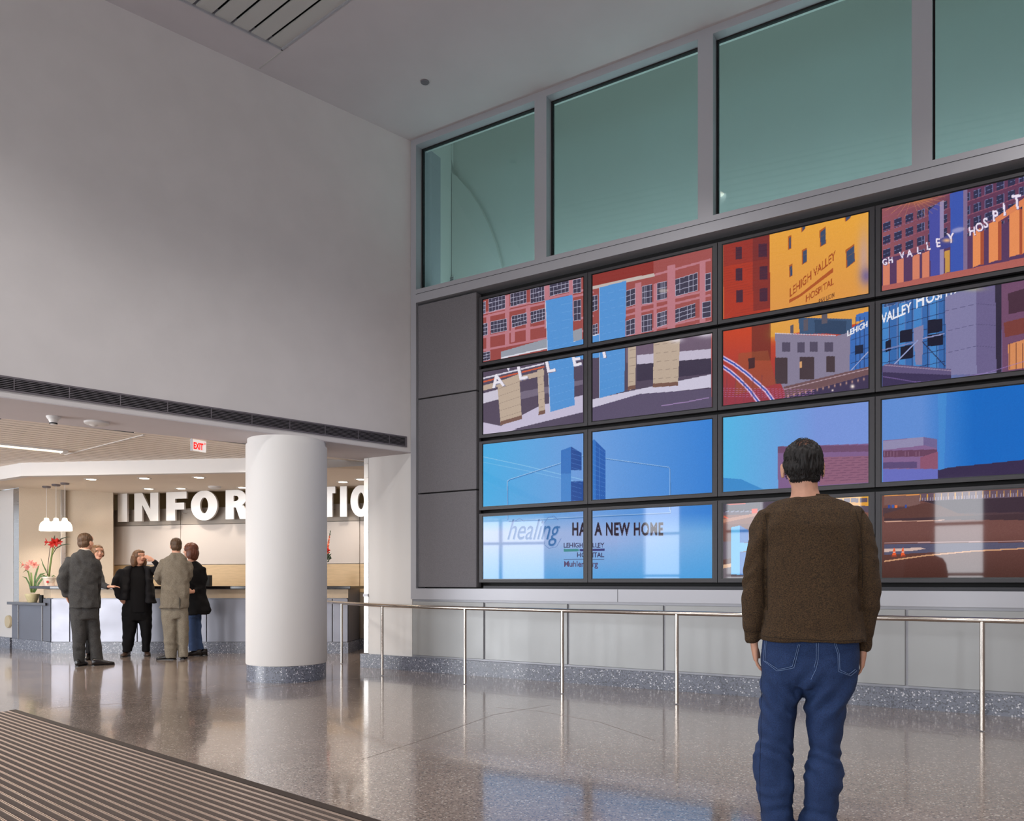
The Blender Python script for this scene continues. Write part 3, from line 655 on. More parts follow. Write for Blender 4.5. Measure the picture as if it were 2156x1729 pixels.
    # entrance below
def paint_tower_low(s):
    paint_tower(s)
    s.grad(lambda x, y: lerpc((196, 66, 34), (150, 56, 70), np.clip((y-700)/140, 0, 1)))
    s.poly(K(k6, (390, 1100), (1100, 990), (1100, 1130), (390, 1240)), (226, 160, 70)); s.glow(k6(420, 1220), 16, 14, (222, 160, 60), .9)
    s.poly(K(k6, (270, 1160), (400, 1140), (400, 1400), (270, 1400)), (96, 40, 34), .7)
    s.poly(K(k6, (590, 1105), (960, 1115), (960, 1210), (600, 1220)), (58, 84, 118)); s.poly(K(k6, (700, 1120), (920, 1128), (918, 1225), (705, 1210)), (44, 66, 96))
    for q in ((535, 1160, 558), (625, 1120, 655), (750, 1070, 790)): s.poly(K(k6, (q[0], q[1]), (q[2], q[1]-8), (q[2], q[1]+75), (q[0], q[1]+80)), (90, 84, 96))
    s.poly(K(k6, (430, 1215), (690, 1228), (850, 1232), (960, 1200), (1080, 1150), (1080, 1480), (500, 1620), (440, 1500)), (134, 126, 150))
    s.line(k6(430, 1213), k6(850, 1228), 1.4, (206, 200, 214))
    for q in ((478, 535, 1275, 1340), (585, 635, 1275, 1345), (670, 722, 1272, 1340), (770, 828, 1275, 1340)): s.poly(K(k6, (q[0], q[2]), (q[1], q[2]), (q[1], q[3]), (q[0], q[3])), (82, 74, 96))
    for q in ((430, 515, 1380, 1560), (598, 700, 1375, 1530), (782, 842, 1370, 1480)): s.poly(K(k6, (q[0], q[2]), (q[1], q[2]), (q[1], q[3]), (q[0], q[3])), (70, 56, 62))
    s.poly(K(k6, (600, 1408), (614, 1406), (614, 1450), (600, 1452)), (214, 160, 110))
    s.poly(K(k6, (180, 1350), (380, 1330), (440, 1560), (150, 1640)), (150, 84, 50), .55); s.poly(K(k6, (245, 1385), (290, 1380), (290, 1450), (250, 1460)), (70, 40, 44))
    blue = (58, 108, 184)
    s.poly(K(k6, (950, 1180), (1080, 1100), (1080, 1470), (940, 1475)), blue); s.poly(K(k6, (985, 1085), (1080, 1060), (1080, 1110), (985, 1135)), blue)
    for x in (958, 985, 1015, 1042): s.line(k6(x, 1100), k6(x, 1470), 1.1, (30, 46, 88))
    for y in (1240, 1330, 1400): s.line(k6(950, y+20), k6(1075, y-20), 1.1, (34, 50, 92))
    s.poly(K(k6, (980, 1300), (1035, 1290), (1035, 1350), (980, 1360)), (26, 34, 60)); s.line(k6(945, 1475), k6(1070, 1340), 2, (150, 160, 200))
    s.text('LEHIGH', k6(925, 1235), 17, (236, 236, 244), .45, off=.02, sx=.82, vs=1)
    s.poly(K(k6, (490, 1580), (1080, 1440), (1080, 1500), (500, 1660)), (112, 82, 86)); s.poly(K(k6, (500, 1655), (1080, 1495), (1080, 1640), (300, 1700)), (62, 52, 82))
    s.line(k6(490, 1600), k6(1080, 1455), 1.6, (176, 150, 160))
    for j in range(14): s.glow(k6(520+j*40, 1645-j*9), 1.6, 3, (236, 180, 150), .8)
    s.glow(k6(962, 1578), 4, 4, (255, 240, 225), 1); s.glow(k6(825, 1605), 2, 2, (255, 236, 220), 1)
    for wd, c in ((9, (206, 150, 190)), (6.4, (236, 214, 230)), (4, (60, 84, 176))):
        s.pline(K(k6, (68, 1378), (150, 1425), (230, 1485), (310, 1555), (370, 1610), (420, 1680)), wd, c); s.pline(K(k6, (68, 1440), (130, 1482), (200, 1545), (260, 1608), (320, 1690)), wd, c)
    for j in range(5): s.line(k6(60, 1590+j*14), k6(700, 1600+j*14), .7, (190, 130, 200), .6)
    for j in range(5): s.line(k6(100+j*60, 1500), k6(95+j*60, 1700), 2.5, (120, 60, 70), .4)
def paint_arcade(s):                                  # far right top: brick with white letters
    s.grad(lambda x, y: lerpc((150, 84, 92), (98, 54, 84), np.clip((x-1855)/180, 0, 1)))
    for r in range(9):
        for c_ in range(13):
            x = 1170+c_*78; y = 520+r*92-(x-1170)*.36-60
            panes(s, ((x, y), (x+52, y-18), (x+52, y+40), (x, y+60)), 3, 2, (44, 44, 76), (120, 130, 176), .7, k6)
    for j in range(12): s.line(k6(1160, 420+j*95), k6(2160, 70+j*95), 1.8, (150, 84, 104), .8)
    s.poly(K(k6, (1160, 700), (1500, 640), (2160, 400), (2160, 900), (1160, 930)), (86, 54, 92))
    s.poly(K(k6, (1485, 370), (1560, 310), (1560, 820), (1500, 830)), (70, 76, 160)); s.poly(K(k6, (1560, 310), (1588, 300), (1588, 810), (1562, 820)), (150, 136, 176))
    s.poly(K(k6, (1560, 570), (1640, 520), (1640, 620), (1560, 640)), (62, 66, 140)); s.poly(K(k6, (1632, 255), (1722, 215), (1725, 790), (1635, 812)), (56, 84, 174)); s.poly(K(k6, (1722, 215), (1752, 210), (1752, 780), (1725, 790)), (128, 108, 144))
    s.poly(K(k6, (1595, 650), (1630, 640), (1632, 790), (1598, 800)), (200, 150, 70))
    for x in (1172, 1265, 1375, 1440): s.poly(K(k6, (x, 740-(x-1172)*.28), (x+48, 720-(x-1172)*.28), (x+48, 885-(x-1172)*.22), (x, 900-(x-1172)*.22)), (214, 128, 100))
    for x, wd in ((1790, 50), (1900, 60), (2040, 70), (2130, 60)):
        y0 = 500-(x-1790)*.55; s.poly(K(k6, (x, y0+20), (x+wd, y0-10), (x+wd, 740-(x-1790)*.28), (x, 760-(x-1790)*.28)), (232, 142, 86)); s.poly(K(k6, (x+wd, y0-10), (x+wd+24, y0+5), (x+wd+24, 740-(x-1790)*.28), (x+wd, 745-(x-1790)*.28)), (168, 78, 50))
    s.poly(K(k6, (1930, 430), (2160, 270), (2160, 320), (1960, 450)), (222, 130, 84)); s.poly(K(k6, (1160, 890), (2160, 690), (2160, 760), (1160, 930)), (176, 96, 88))
    for ch, x, y, sz in (('G', 1168, 745, 18), ('H', 1208, 732, 18), ('V', 1288, 700, 20), ('A', 1338, 688, 21), ('L', 1405, 668, 22), ('L', 1470, 640, 23), ('E', 1536, 620, 25), ('Y', 1618, 592, 28), ('H', 1762, 540, 25), ('O', 1808, 515, 26), ('S', 1862, 488, 29), ('P', 1925, 442, 31), ('I', 1996, 402, 36), ('T', 2062, 360, 42)):
        s.text(ch, k6(x+4, y+3), sz, (90, 80, 130), .1, off=.025, sx=.8); s.text(ch, k6(x, y), sz, (240, 228, 246), .1, off=.02, sx=.8)
    s.glow(k6(1370, 260), 42, 16, (240, 150, 50), .95)
    for j in range(15):
        a = PI*j/14; s.line(k6(1370, 270), k6(1370+230*math.cos(a), 275+150*math.sin(a)), 1.0, (246, 178, 90), .35)
    s.glow(k6(1610, 575), 9, 4, (250, 190, 130), .9)
def paint_lobby(s):                                   # far right second row: glass entrance with the name
    s.grad(lambda x, y: lerpc((92, 120, 178), (112, 98, 140), np.clip((x-1980)/80, 0, 1)))
    for c_ in range(8):
        x = 1160+c_*56; s.poly(K(k6, (x, 900), (x+50, 880), (x+50, 1480), (x, 1480)), (52, 104, 172) if c_ % 2 else (66, 132, 200))
    for x in (1165, 1218, 1275, 1370, 1480, 1540, 1592): s.line(k6(x, 900), k6(x, 1480), 1.3, (28, 38, 78))
    for j in range(7): s.line(k6(1160, 1030+j*78), k6(1600, 900+j*84), 1.2, (30, 42, 84))
    for q in ((1285, 1198, 1375, 1265), (1480, 1125, 1580, 1200), (1290, 1305, 1380, 1380), (1475, 1225, 1585, 1290), (1190, 1270, 1225, 1330)): s.poly(K(k6, (q[0], q[1]), (q[2], q[1]-15), (q[2], q[3]), (q[0], q[3]+15)), (20, 22, 44))
    s.poly(K(k6, (1380, 1180), (1450, 1155), (1440, 1430), (1395, 1430)), (132, 128, 164)); s.line(k6(1245, 1430), k6(1410, 1260), 2.6, (150, 160, 206)); s.line(k6(1440, 1270), k6(1600, 1440), 2.2, (40, 44, 80)); s.line(k6(1440, 1250), k6(1595, 1215), 2.6, (140, 146, 190)); s.line(k6(1165, 1330), k6(1400, 1270), 2.6, (120, 130, 178))
    s.poly(K(k6, (1598, 960), (1810, 900), (1955, 860), (1955, 1490), (1605, 1500)), (128, 124, 164)); s.poly(K(k6, (1810, 890), (1950, 860), (1950, 1480), (1815, 1490)), (106, 96, 138))
    for y in (1040, 1180, 1330): s.line(k6(1600, y+20), k6(1815, y-30), .8, (86, 82, 122)); s.line(k6(1815, y-30), k6(1950, y-20), .8, (80, 74, 112))
    s.poly(K(k6, (1160, 880), (1960, 700), (1960, 870), (1760, 920), (1160, 1010)), (120, 124, 160))
    for x in (1180, 1280, 1390): panes(s, ((x, 990-(x-1180)*.25), (x+78, 968-(x-1180)*.25), (x+78, 1015-(x-1180)*.25), (x, 1035-(x-1180)*.25)), 4, 2, (54, 76, 122), (150, 160, 196), .7, k6)
    s.poly(K(k6, (1942, 850), (1985, 842), (1985, 1480), (1950, 1490)), (44, 36, 58)); s.poly(K(k6, (1985, 840), (2160, 800), (2160, 1480), (1990, 1490)), (112, 74, 104))
    s.poly(K(k6, (2030, 940), (2160, 900), (2160, 1060), (2035, 1080)), (70, 42, 58)); s.poly(K(k6, (2000, 1140), (2160, 1100), (2160, 1210), (2010, 1240)), (120, 60, 54)); s.poly(K(k6, (2030, 1290), (2160, 1250), (2160, 1450), (2035, 1465)), (214, 140, 90))
    for x in (2040, 2085, 2130): s.line(k6(x, 1280), k6(x, 1460), 1.6, (90, 40, 40))
    s.text('VALLEY', k6(1160, 1150), 29, (240, 240, 248), .40, off=.02, sx=.70, vs=1); s.text('H', k6(1395, 1042), 40, (240, 240, 248), .38, off=.02, sx=.7, vs=1); s.text('OSPITAL', k6(1465, 1012), 30, (236, 236, 246), .36, off=.02, sx=.82, vs=1)
    s.poly(K(k6, (1165, 1440), (1200, 1420), (1640, 1460), (1640, 1510), (1165, 1560)), (96, 84, 124)); s.poly(K(k6, (1165, 1480), (1640, 1500), (1640, 1530), (1165, 1590)), (58, 48, 84)); s.line(k6(1180, 1432), k6(1640, 1470), 2, (150, 130, 158))
    s.pline(K(k6, (1170, 1510), (1400, 1548), (1650, 1535), (1900, 1480), (2160, 1400)), 1.6, (150, 120, 190), .6)
    s.glow(k6(1790, 910), 26, 5, (170, 170, 120), .5)
def paint_home(s):                                    # lower left: pale blue sheet with the H and the writing
    def g(x, y):
        c = lerpc((72, 176, 232), (112, 158, 222), np.clip((x-1010)/210, 0, 1)); c2 = lerpc((112, 162, 226), (52, 128, 214), np.clip((x-1250)/260, 0, 1))
        c = np.where((x < 1236)[..., None], c, c2)
        t = np.clip((y-1080)/40, 0, 1); low = lerpc((168, 186, 224), (150, 176, 226), np.clip((x-1010)/300, 0, 1)); low2 = lerpc((150, 178, 228), (104, 170, 228), np.clip((x-1300)/200, 0, 1)); low = np.where((x < 1300)[..., None], low, low2)
        b = np.clip((y-1140)/85, 0, 1); sat = np.array((64, 158, 226)); low = low*(1-b[..., None]*.8)+sat*b[..., None]*.8
        return c*(1-t[..., None])+low*t[..., None]
    s.grad(g)
    s.pline(K(k5, (480, 190), (760, 250), (1130, 340)), 1.2, (150, 206, 240), .8); s.pline(K(k5, (480, 225), (760, 280), (1100, 355)), 1, (150, 206, 240), .6)
    bx = ((645, 600), (643, 352), (660, 340), (1000, 232), (1190, 170), (1280, 205), (1690, 262), (1698, 275), (1700, 558), (1200, 582), (650, 610))
    s.pline(K(k5, *bx), 1.8, (52, 112, 178), .8); s.pline([(p[0]-1, p[1]-1.2) for p in K(k5, *bx)], 1, (196, 222, 246), .7)
    a = (46, 104, 184); b = (38, 78, 152)
    s.poly(K(k5, (988, 150), (1055, 125), (1055, 485), (988, 485)), (70, 134, 206)); s.poly(K(k5, (988, 150), (1055, 125), (1055, 300), (988, 300)), a, .6)
    s.poly(K(k5, (1055, 125), (1122, 165), (1122, 278), (1055, 278)), b); s.poly(K(k5, (1055, 350), (1205, 350), (1205, 485), (1055, 485)), b)
    s.poly(K(k5, (1190, 90), (1202, 78), (1278, 152), (1278, 475), (1190, 475)), (42, 96, 178)); s.poly(K(k5, (1190, 90), (1202, 78), (1215, 92), (1215, 475), (1190, 475)), (54, 118, 198))
    for j in range(12): s.line(k5(1056, 140+j*30), k5(1122, 158+j*30), .5, (96, 150, 220), .7) if j not in (5, 6) else None
    for j in range(12): s.line(k5(1192, 110+j*32), k5(1278, 165+j*28), .5, (96, 150, 220), .8)
    for x in (1088, 1238, 1258): s.line(k5(x, 130), k5(x, 480), .5, (96, 150, 220), .6)
    s.text('healing', k5(638, 730), 62, (118, 152, 206), 0, .42, .0, .62, .9); s.text('healing', k5(634, 726), 62, (58, 112, 172), 0, .42, .0, .62)
    s.pline(K(k5, (650, 700), (672, 620), (720, 590), (752, 612)), 1.1, (96, 130, 190)); s.pline(K(k5, (868, 640), (905, 585), (945, 575), (970, 602)), 1.1, (96, 130, 190)); s.pline(K(k5, (990, 720), (960, 775), (910, 785), (880, 760), (885, 735)), 1.1, (96, 130, 190))
    s.text('HAS A NEW HOME', k5(1062, 702), 37, (150, 150, 190), .0, off=.035, sx=.56, a=.6, spacing=1.12); s.text('HAS A NEW HOME', k5(1058, 698), 37, (44, 34, 48), .0, off=.035, sx=.56, spacing=1.12)
    n = (52, 44, 84)
    s.text('LEHIGH VALLEY', k5(1006, 779), 14, n, off=.02, sx=.86); s.poly(K(k5, (1006, 788), (1100, 788), (1112, 803), (1006, 806)), (62, 138, 140)); s.poly(K(k5, (1108, 790), (1272, 786), (1272, 802), (1112, 803)), (60, 60, 118))
    s.text('HOSPITAL', k5(1092, 842), 14, n, off=.02, sx=.90); s.line(k5(1008, 856), k5(1270, 856), .9, n); s.text('Muhlenberg', k5(1006, 904), 17.5, (84, 66, 104), off=.02, sx=.86)
def paint_site(s):                                    # lower right: the building site under a blue sky
    s.grad(lambda x, y: np.where((x < 1840)[..., None], lerpc((84, 184, 232), (120, 150, 220), np.clip((x-1520)/200, 0, 1)), lerpc((96, 142, 214), (12, 104, 196), np.clip((x-1940)/110, 0, 1))))
    s.poly(K(k7, (450, 395), (1110, 375), (1110, 700), (455, 700)), (128, 96, 140)); s.poly(K(k7, (450, 395), (1100, 385), (1100, 430), (450, 440)), (110, 76, 108)); s.poly(K(k7, (760, 470), (1100, 460), (1100, 640), (740, 665)), (142, 96, 120))
    for j in range(10): s.line(k7(760, 480+j*17), k7(1095, 470+j*17), .8, (98, 62, 92), .7)
    s.poly(K(k7, (70, 612), (200, 622), (270, 655), (350, 690), (70, 720)), (60, 140, 206))
    s.poly(K(k7, (1180, 355), (1462, 330), (1555, 345), (1562, 640), (1180, 660)), (132, 100, 144)); s.poly(K(k7, (1180, 358), (1462, 330), (1462, 388), (1180, 420)), (146, 140, 176)); s.poly(K(k7, (1462, 330), (1555, 345), (1555, 410), (1462, 385)), (112, 100, 146))
    s.poly(K(k7, (1180, 425), (1555, 415), (1555, 462), (1180, 470)), (104, 66, 92)); s.poly(K(k7, (1180, 505), (1415, 500), (1415, 545), (1180, 548)), (92, 74, 118)); s.poly(K(k7, (1440, 470), (1560, 430), (1560, 560), (1440, 570)), (140, 84, 110))
    s.poly(K(k7, (1180, 552), (1560, 550), (1560, 640), (1180, 655)), (104, 110, 190))
    for j in range(24): s.line(k7(1190+j*11, 430), k7(1190+j*11, 464), .6, (150, 112, 140), .7)
    s.poly(K(k7, (1560, 560), (1640, 540), (1940, 510), (2170, 485), (2170, 610), (1560, 630)), (52, 40, 74))
    s.poly(K(k7, (1560, 20), (1620, 20), (1605, 550), (1570, 560)), (70, 148, 214), .5)
def paint_ground(s):
    s.grad(lambda x, y: lerpc((112, 72, 66), (72, 40, 32), np.clip((y-1120)/100, 0, 1)))
    s.poly(K(k7, (70, 770), (1110, 730), (1110, 850), (70, 905)), (88, 76, 92)); s.poly(K(k7, (1180, 820), (2170, 790), (2170, 905), (1180, 880)), (78, 56, 62)); s.poly(K(k7, (70, 870), (1110, 850), (1110, 900), (70, 935)), (130, 84, 72))
    for x in range(860, 1110, 45): s.poly(K(k7, (x, 750), (x+36, 748), (x+36, 780), (x, 782)), (92, 76, 92))
    s.poly(K(k7, (840, 742), (1110, 735), (1110, 750), (840, 756)), (232, 168, 56)); s.poly(K(k7, (900, 785), (1110, 780), (1110, 808), (900, 800)), (222, 156, 52))
    for x in (860, 905, 955, 1015, 1075): s.line(k7(x, 742), k7(x, 808), 1.8, (236, 172, 60))
    s.poly(K(k7, (1190, 735), (1440, 725), (1440, 815), (1190, 800)), (120, 88, 84)); s.line(k7(1190, 736), k7(1440, 728), 2, (226, 150, 80))
    s.poly(K(k7, (1435, 725), (2170, 690), (2170, 745), (1435, 772)), (100, 80, 96))
    for j in range(16): s.line(k7(1440+j*48, 728-j*2.4), k7(1440+j*48, 768-j*2), 1.8, (214, 156, 60))
    for j in range(40): s.line(k7(1436+j*18, 752-j*.9), k7(1436+j*18, 774-j*.9), 1.2, (190, 186, 210), .7)
    s.poly(K(k7, (1190, 862), (1330, 820), (1470, 785), (1560, 800), (1700, 858), (1840, 870), (1190, 900)), (92, 58, 52)); s.poly(K(k7, (1440, 772), (2170, 745), (2170, 850), (1700, 856), (1560, 800)), (58, 42, 54))
    for x, c in ((1215, (50, 70, 140)), (1240, (60, 90, 160)), (1330, (50, 76, 150)), (1262, (230, 120, 60))): s.poly(K(k7, (x, 800), (x+16, 800), (x+16, 822), (x, 822)), c)
    s.pline(K(k7, (1190, 915), (1560, 908), (1640, 898)), 1.8, (206, 160, 140)); s.poly(K(k7, (1190, 895), (2170, 860), (2170, 905), (1640, 902), (1190, 912)), (66, 46, 52))
    s.poly(K(k7, (1190, 1072), (2170, 1058), (2170, 1108), (1500, 1130), (1190, 1145)), (84, 82, 106)); s.line(k7(1190, 1062), k7(2170, 1050), 1.5, (196, 160, 160), .9)
    s.pline(K(k7, (1190, 1190), (1480, 1150), (1800, 1120), (2170, 1100)), 2.6, (214, 160, 120)); s.poly(K(k7, (1190, 1105), (1440, 1095), (1475, 1104), (1380, 1118), (1190, 1125)), (210, 180, 170))
    for x in (1258, 1318): s.poly(K(k7, (x-4, 1098), (x+4, 1098), (x+14, 1150), (x-14, 1152)), (236, 92, 40)); s.line(k7(x-8, 1126), k7(x+8, 1126), 1.4, (240, 220, 210)); s.poly(K(k7, (x-18, 1150), (x+18, 1148), (x+18, 1158), (x-18, 1162)), (150, 60, 40))
    # left part: car park and the small blue H
    s.poly(K(k7, (70, 790), (330, 780), (330, 830), (70, 850)), (66, 62, 76))
    for x in range(90, 340, 34): s.poly(K(k7, (x, 838), (x+24, 832), (x+26, 848), (x, 852)), (130, 132, 156)); s.poly(K(k7, (x, 838), (x+24, 832), (x+24, 838), (x, 844)), (40, 40, 56))
    s.poly(K(k7, (270, 828), (312, 826), (312, 856), (270, 858)), (228, 76, 48)); s.line(k7(100, 796), k7(230, 790), 2, (206, 70, 50)); s.line(k7(80, 880), k7(130, 905), 2.5, (232, 92, 60))
    s.poly(K(k7, (70, 900), (330, 850), (330, 870), (70, 925)), (176, 122, 100)); s.poly(K(k7, (70, 1055), (330, 1050), (330, 1130), (70, 1180)), (96, 86, 100)); s.poly(K(k7, (70, 1215), (330, 1170), (330, 1195), (70, 1240)), (212, 172, 138)); s.poly(K(k7, (70, 1240), (330, 1195), (330, 1330), (70, 1330)), (108, 98, 106))
    h = (86, 176, 228); h2 = (44, 112, 186)
    s.poly(K(k7, (130, 955), (188, 942), (188, 1290), (130, 1290)), h); s.poly(K(k7, (188, 942), (250, 975), (250, 1060), (188, 1060)), h2); s.poly(K(k7, (188, 1060), (300, 1068), (300, 1110), (188, 1125)), h); s.poly(K(k7, (188, 1125), (300, 1130), (300, 1300), (188, 1290)), h2); s.poly(K(k7, (128, 1280), (300, 1290), (300, 1306), (128, 1300)), (70, 50, 60))
U0 = [1.088+1.4815*i for i in range(4)]; ZR = [3.858, 2.969, 2.080, 1.191]
UW, ZH = 1.366, .764
PIC = [[paint_brick, paint_brick, paint_tower, paint_arcade], [paint_brick, paint_brick, paint_tower_low, paint_lobby], [paint_home, paint_home, paint_site, paint_site], [paint_home, paint_home, paint_ground, paint_ground]]
LAB = [['flat display in the top row with brick windows and left bar of an H', 'flat display in the top row showing the right bar of a blue H on brick', 'flat display showing an orange-yellow tower wall with LEHIGH VALLEY HOSPITAL lettering', 'flat display in the top row showing dark brick with white VALLEY HOSPIT letters'],
       ['flat display showing stone piers and white letters A L L E beside a blue bar', 'flat display showing one blue bar, tan piers and a curved grey road', 'flat display showing red walls, a grey entrance building and curved blue stripes', 'flat display showing a blue glass entrance with VALLEY HOSPITAL lettering'],
       ['pale blue flat display beside the fabric panels with the left half of an H', 'flat display with pale blue picture showing the right block of a solid H', 'flat display with cyan sky and mauve building, partly behind the man\'s head', 'flat display with deep blue sky above a mauve brick building'],
       ['flat display in the bottom row with the script word healing', 'flat display in the bottom row reading A NEW HOME', 'flat display mostly hidden behind the man\'s brown sweater, with small blue H', 'flat display in the bottom row showing brown ground, a road and traffic cones']]
def srgb_lin(c):
    c = np.clip(c/255, 0, 1); return np.where(c <= .04045, c/12.92, ((c+.055)/1.055)**2.4)
necme = text_mesh('NEC', .020, .0004, .0006)
for r in range(4):
    for c_ in range(4):
        u0, z0 = U0[c_], ZR[r]; u1, z1 = u0+UW, z0+ZH
        loc = fp(R_, (u0+u1)/2, -.12, z0-.04)
        t = root('flat_display', LAB[r][c_], 'screen', loc, 0, 'flat displays mounted in a wall of four rows')
        ou0, ou1, oz0, oz1 = u0-.0545, u1+.0545, z0-.044, z1+.038
        part(MB().box(R_, ou0+.02, ou1-.02, -.155, -.06, oz0+.02, oz1-.02), 'housing', 'black', t)
        bz = MB()
        bz.box(R_, ou0, ou1, -.07, -.02, oz0, z0-.010).box(R_, ou0, ou1, -.07, -.02, z1+.010, oz1).box(R_, ou0, u0-.012, -.07, -.02, z0-.010, z1+.010).box(R_, u1+.012, ou1, -.07, -.02, z0-.010, z1+.010)
        bo = part(bz, 'bezel', 'bezel', t)
        part(MB().box(R_, u0-.012, u1+.012, -.07, -.026, z0-.010, z0).box(R_, u0-.012, u1+.012, -.07, -.026, z1, z1+.010).box(R_, u0-.012, u0, -.07, -.026, z0, z1).box(R_, u1, u1+.012, -.07, -.026, z0, z1), 'inner_border', 'bezelin', t)
        P = Picture(u0, u1, z0, z1); PIC[r][c_](P); P.noise(2.0, r*4+c_)
        V = np.empty((GY, GX, 3)); V[..., 0] = C.x+NR.x*-.03+P.U*UR.x; V[..., 1] = C.y+NR.y*-.03+P.U*UR.y; V[..., 2] = P.Z
        me = bpy.data.meshes.new('picture'); n = GX*GY
        I = np.arange(n).reshape(GY, GX); Q = np.stack([I[:-1, :-1], I[:-1, 1:], I[1:, 1:], I[1:, :-1]], -1).reshape(-1, 4)
        me.vertices.add(n); me.vertices.foreach_set('co', V.reshape(-1).astype(np.float32))
        me.loops.add(Q.size); me.loops.foreach_set('vertex_index', Q.reshape(-1).astype(np.int32))
        me.polygons.add(len(Q)); me.polygons.foreach_set('loop_start', np.arange(0, Q.size, 4, dtype=np.int32))
        at_ = me.color_attributes.new('Picture', 'FLOAT_COLOR', 'POINT')
        cl = np.ones((n, 4), np.float32); cl[:, :3] = srgb_lin(P.c.reshape(-1, 3)); at_.data.foreach_set('color', cl.reshape(-1))
        me.update(); me.validate()
        wpar(link('picture', me, 'display'), t)
        lo = bpy.data.objects.new('maker_mark', necme.copy()); col.objects.link(lo); lo.data.materials.append(M['plastic']); lo.parent = bo
        wm_ = basis(None, (UR.x, UR.y, 0), (0, 0, 1), fp(R_, (u0+u1)/2-.02, -.0195, z0-.032))
        lo.matrix_parent_inverse = Matrix.Translation(-loc); lo.matrix_local = wm_ @ Matrix.Identity(4); lo.matrix_parent_inverse = Matrix.Identity(4); lo.matrix_local = Matrix.Translation(-Vector(loc)) @ wm_
# ------------------------------------------------------------------ reception alcove
def Pp(x, Y): return Vector((at(x, Y), Y))
struct('wall_tan_left', MB().wallstrip(T0, T1, .12, 0, ZA).wallstrip(T1, T2, .12, 0, ZA).wallstrip(T2, P0+Vector((0, .05)), .06, 0, ZA), 'tan')
WL0 = Pp(28, 13.42); WLd = (Pp(0, 13.75)-WL0).normalized()
struct('wall_white_left', MB().wallstrip(WL0+WLd*6, WL0, .15, 0, ZA), 'white')
struct('baseboard_left', MB().prism([WL0, WL0+WLd*6, WL0+WLd*6+Vector((-.03, -.05)), WL0+Vector((-.03, -.05))], 0, .182), 'base')
for a, b_, lb in ((Pp(28.5, 13.40), Pp(40, 13.30), 'brushed steel post between the white wall end and the tan wall'), (Pp(128, 13.58), Pp(138.5, 13.62), 'brushed steel strip on the tan wall behind the hanging lamps')):
    o = MB().wallstrip(a, b_, .12, .19 if a.x < -8.2 else 1.0, ZA).build('steel_post', 'steelpost', bevel=.003); tag(o, lb, 'post', 'steel posts of the alcove wall')
pp_ = Pp(19.6, 13.50)
mb = MB(); cz = H-(1309-HY)*13.5/F
n_ = Vector((-WLd.y, WLd.x)); n_ = n_ if n_.y < 0 else -n_
base_ = Vector((pp_.x, pp_.y, cz)); wd3 = Vector((WLd.x, WLd.y, 0))
mb.rings([(base_+Vector((n_.x, n_.y, 0))*e, wd3*r_, Vector((0, 0, r_))) for e, r_ in ((0, .11), (.03, .11), (.036, .105))], n=32)
M['disc'] = mat('beige_disc', (206, 190, 158), .5)
tag(mb.build('wall_disc', 'disc', smooth='auto'), 'beige round push plate low on the white wall at the picture edge', 'push plate')
# panelled partition
pk2 = [0, .0]
def tP(x):
    r = (x-CX)/F; return (r*P0.y-P0.x)/(dP.x-r*dP.y)
cuts = [0, tP(381), tP(527), tP(640), tP(758), tP(758)+1.28, tP(758)+2.4]
PF = (P0, dP, nP)
bk2 = MB().box(PF, 0, cuts[-1], .02, .14, 0, 2.5); struct('wall_partition', bk2, 'panelgrey')
struct('baseboard_partition', MB().box(PF, 0, cuts[-1], -.02, .14, 0, .185), 'base')
seg = ['left end of the partition', 'second bay of the partition behind the tan suit', 'partition bay behind the round column', 'partition bay right of the round column', 'partition bay at the white pier', 'partition bay hidden past the pier']
for i in range(5):
    a, b_ = cuts[i]+.006, cuts[i+1]-.006
    for z0, z1, mm, nm, lb in ((2.20, 2.495, 'panelgrey', 'partition_panel', 'grey top panel'), (1.472, 2.19, 'panelwhite', 'partition_panel', 'large off-white panel'), (.975, 1.462, 'wood', 'partition_panel', 'maple panel'), (.19, .965, 'panelgrey', 'partition_panel', 'grey lower panel')):
        o = MB().box(PF, a, b_, -.012, .02, z0, z1).build(nm, mm, bevel=.003); tag(o, lb+', '+seg[i], 'wall panel', 'panels cladding the reception partition')
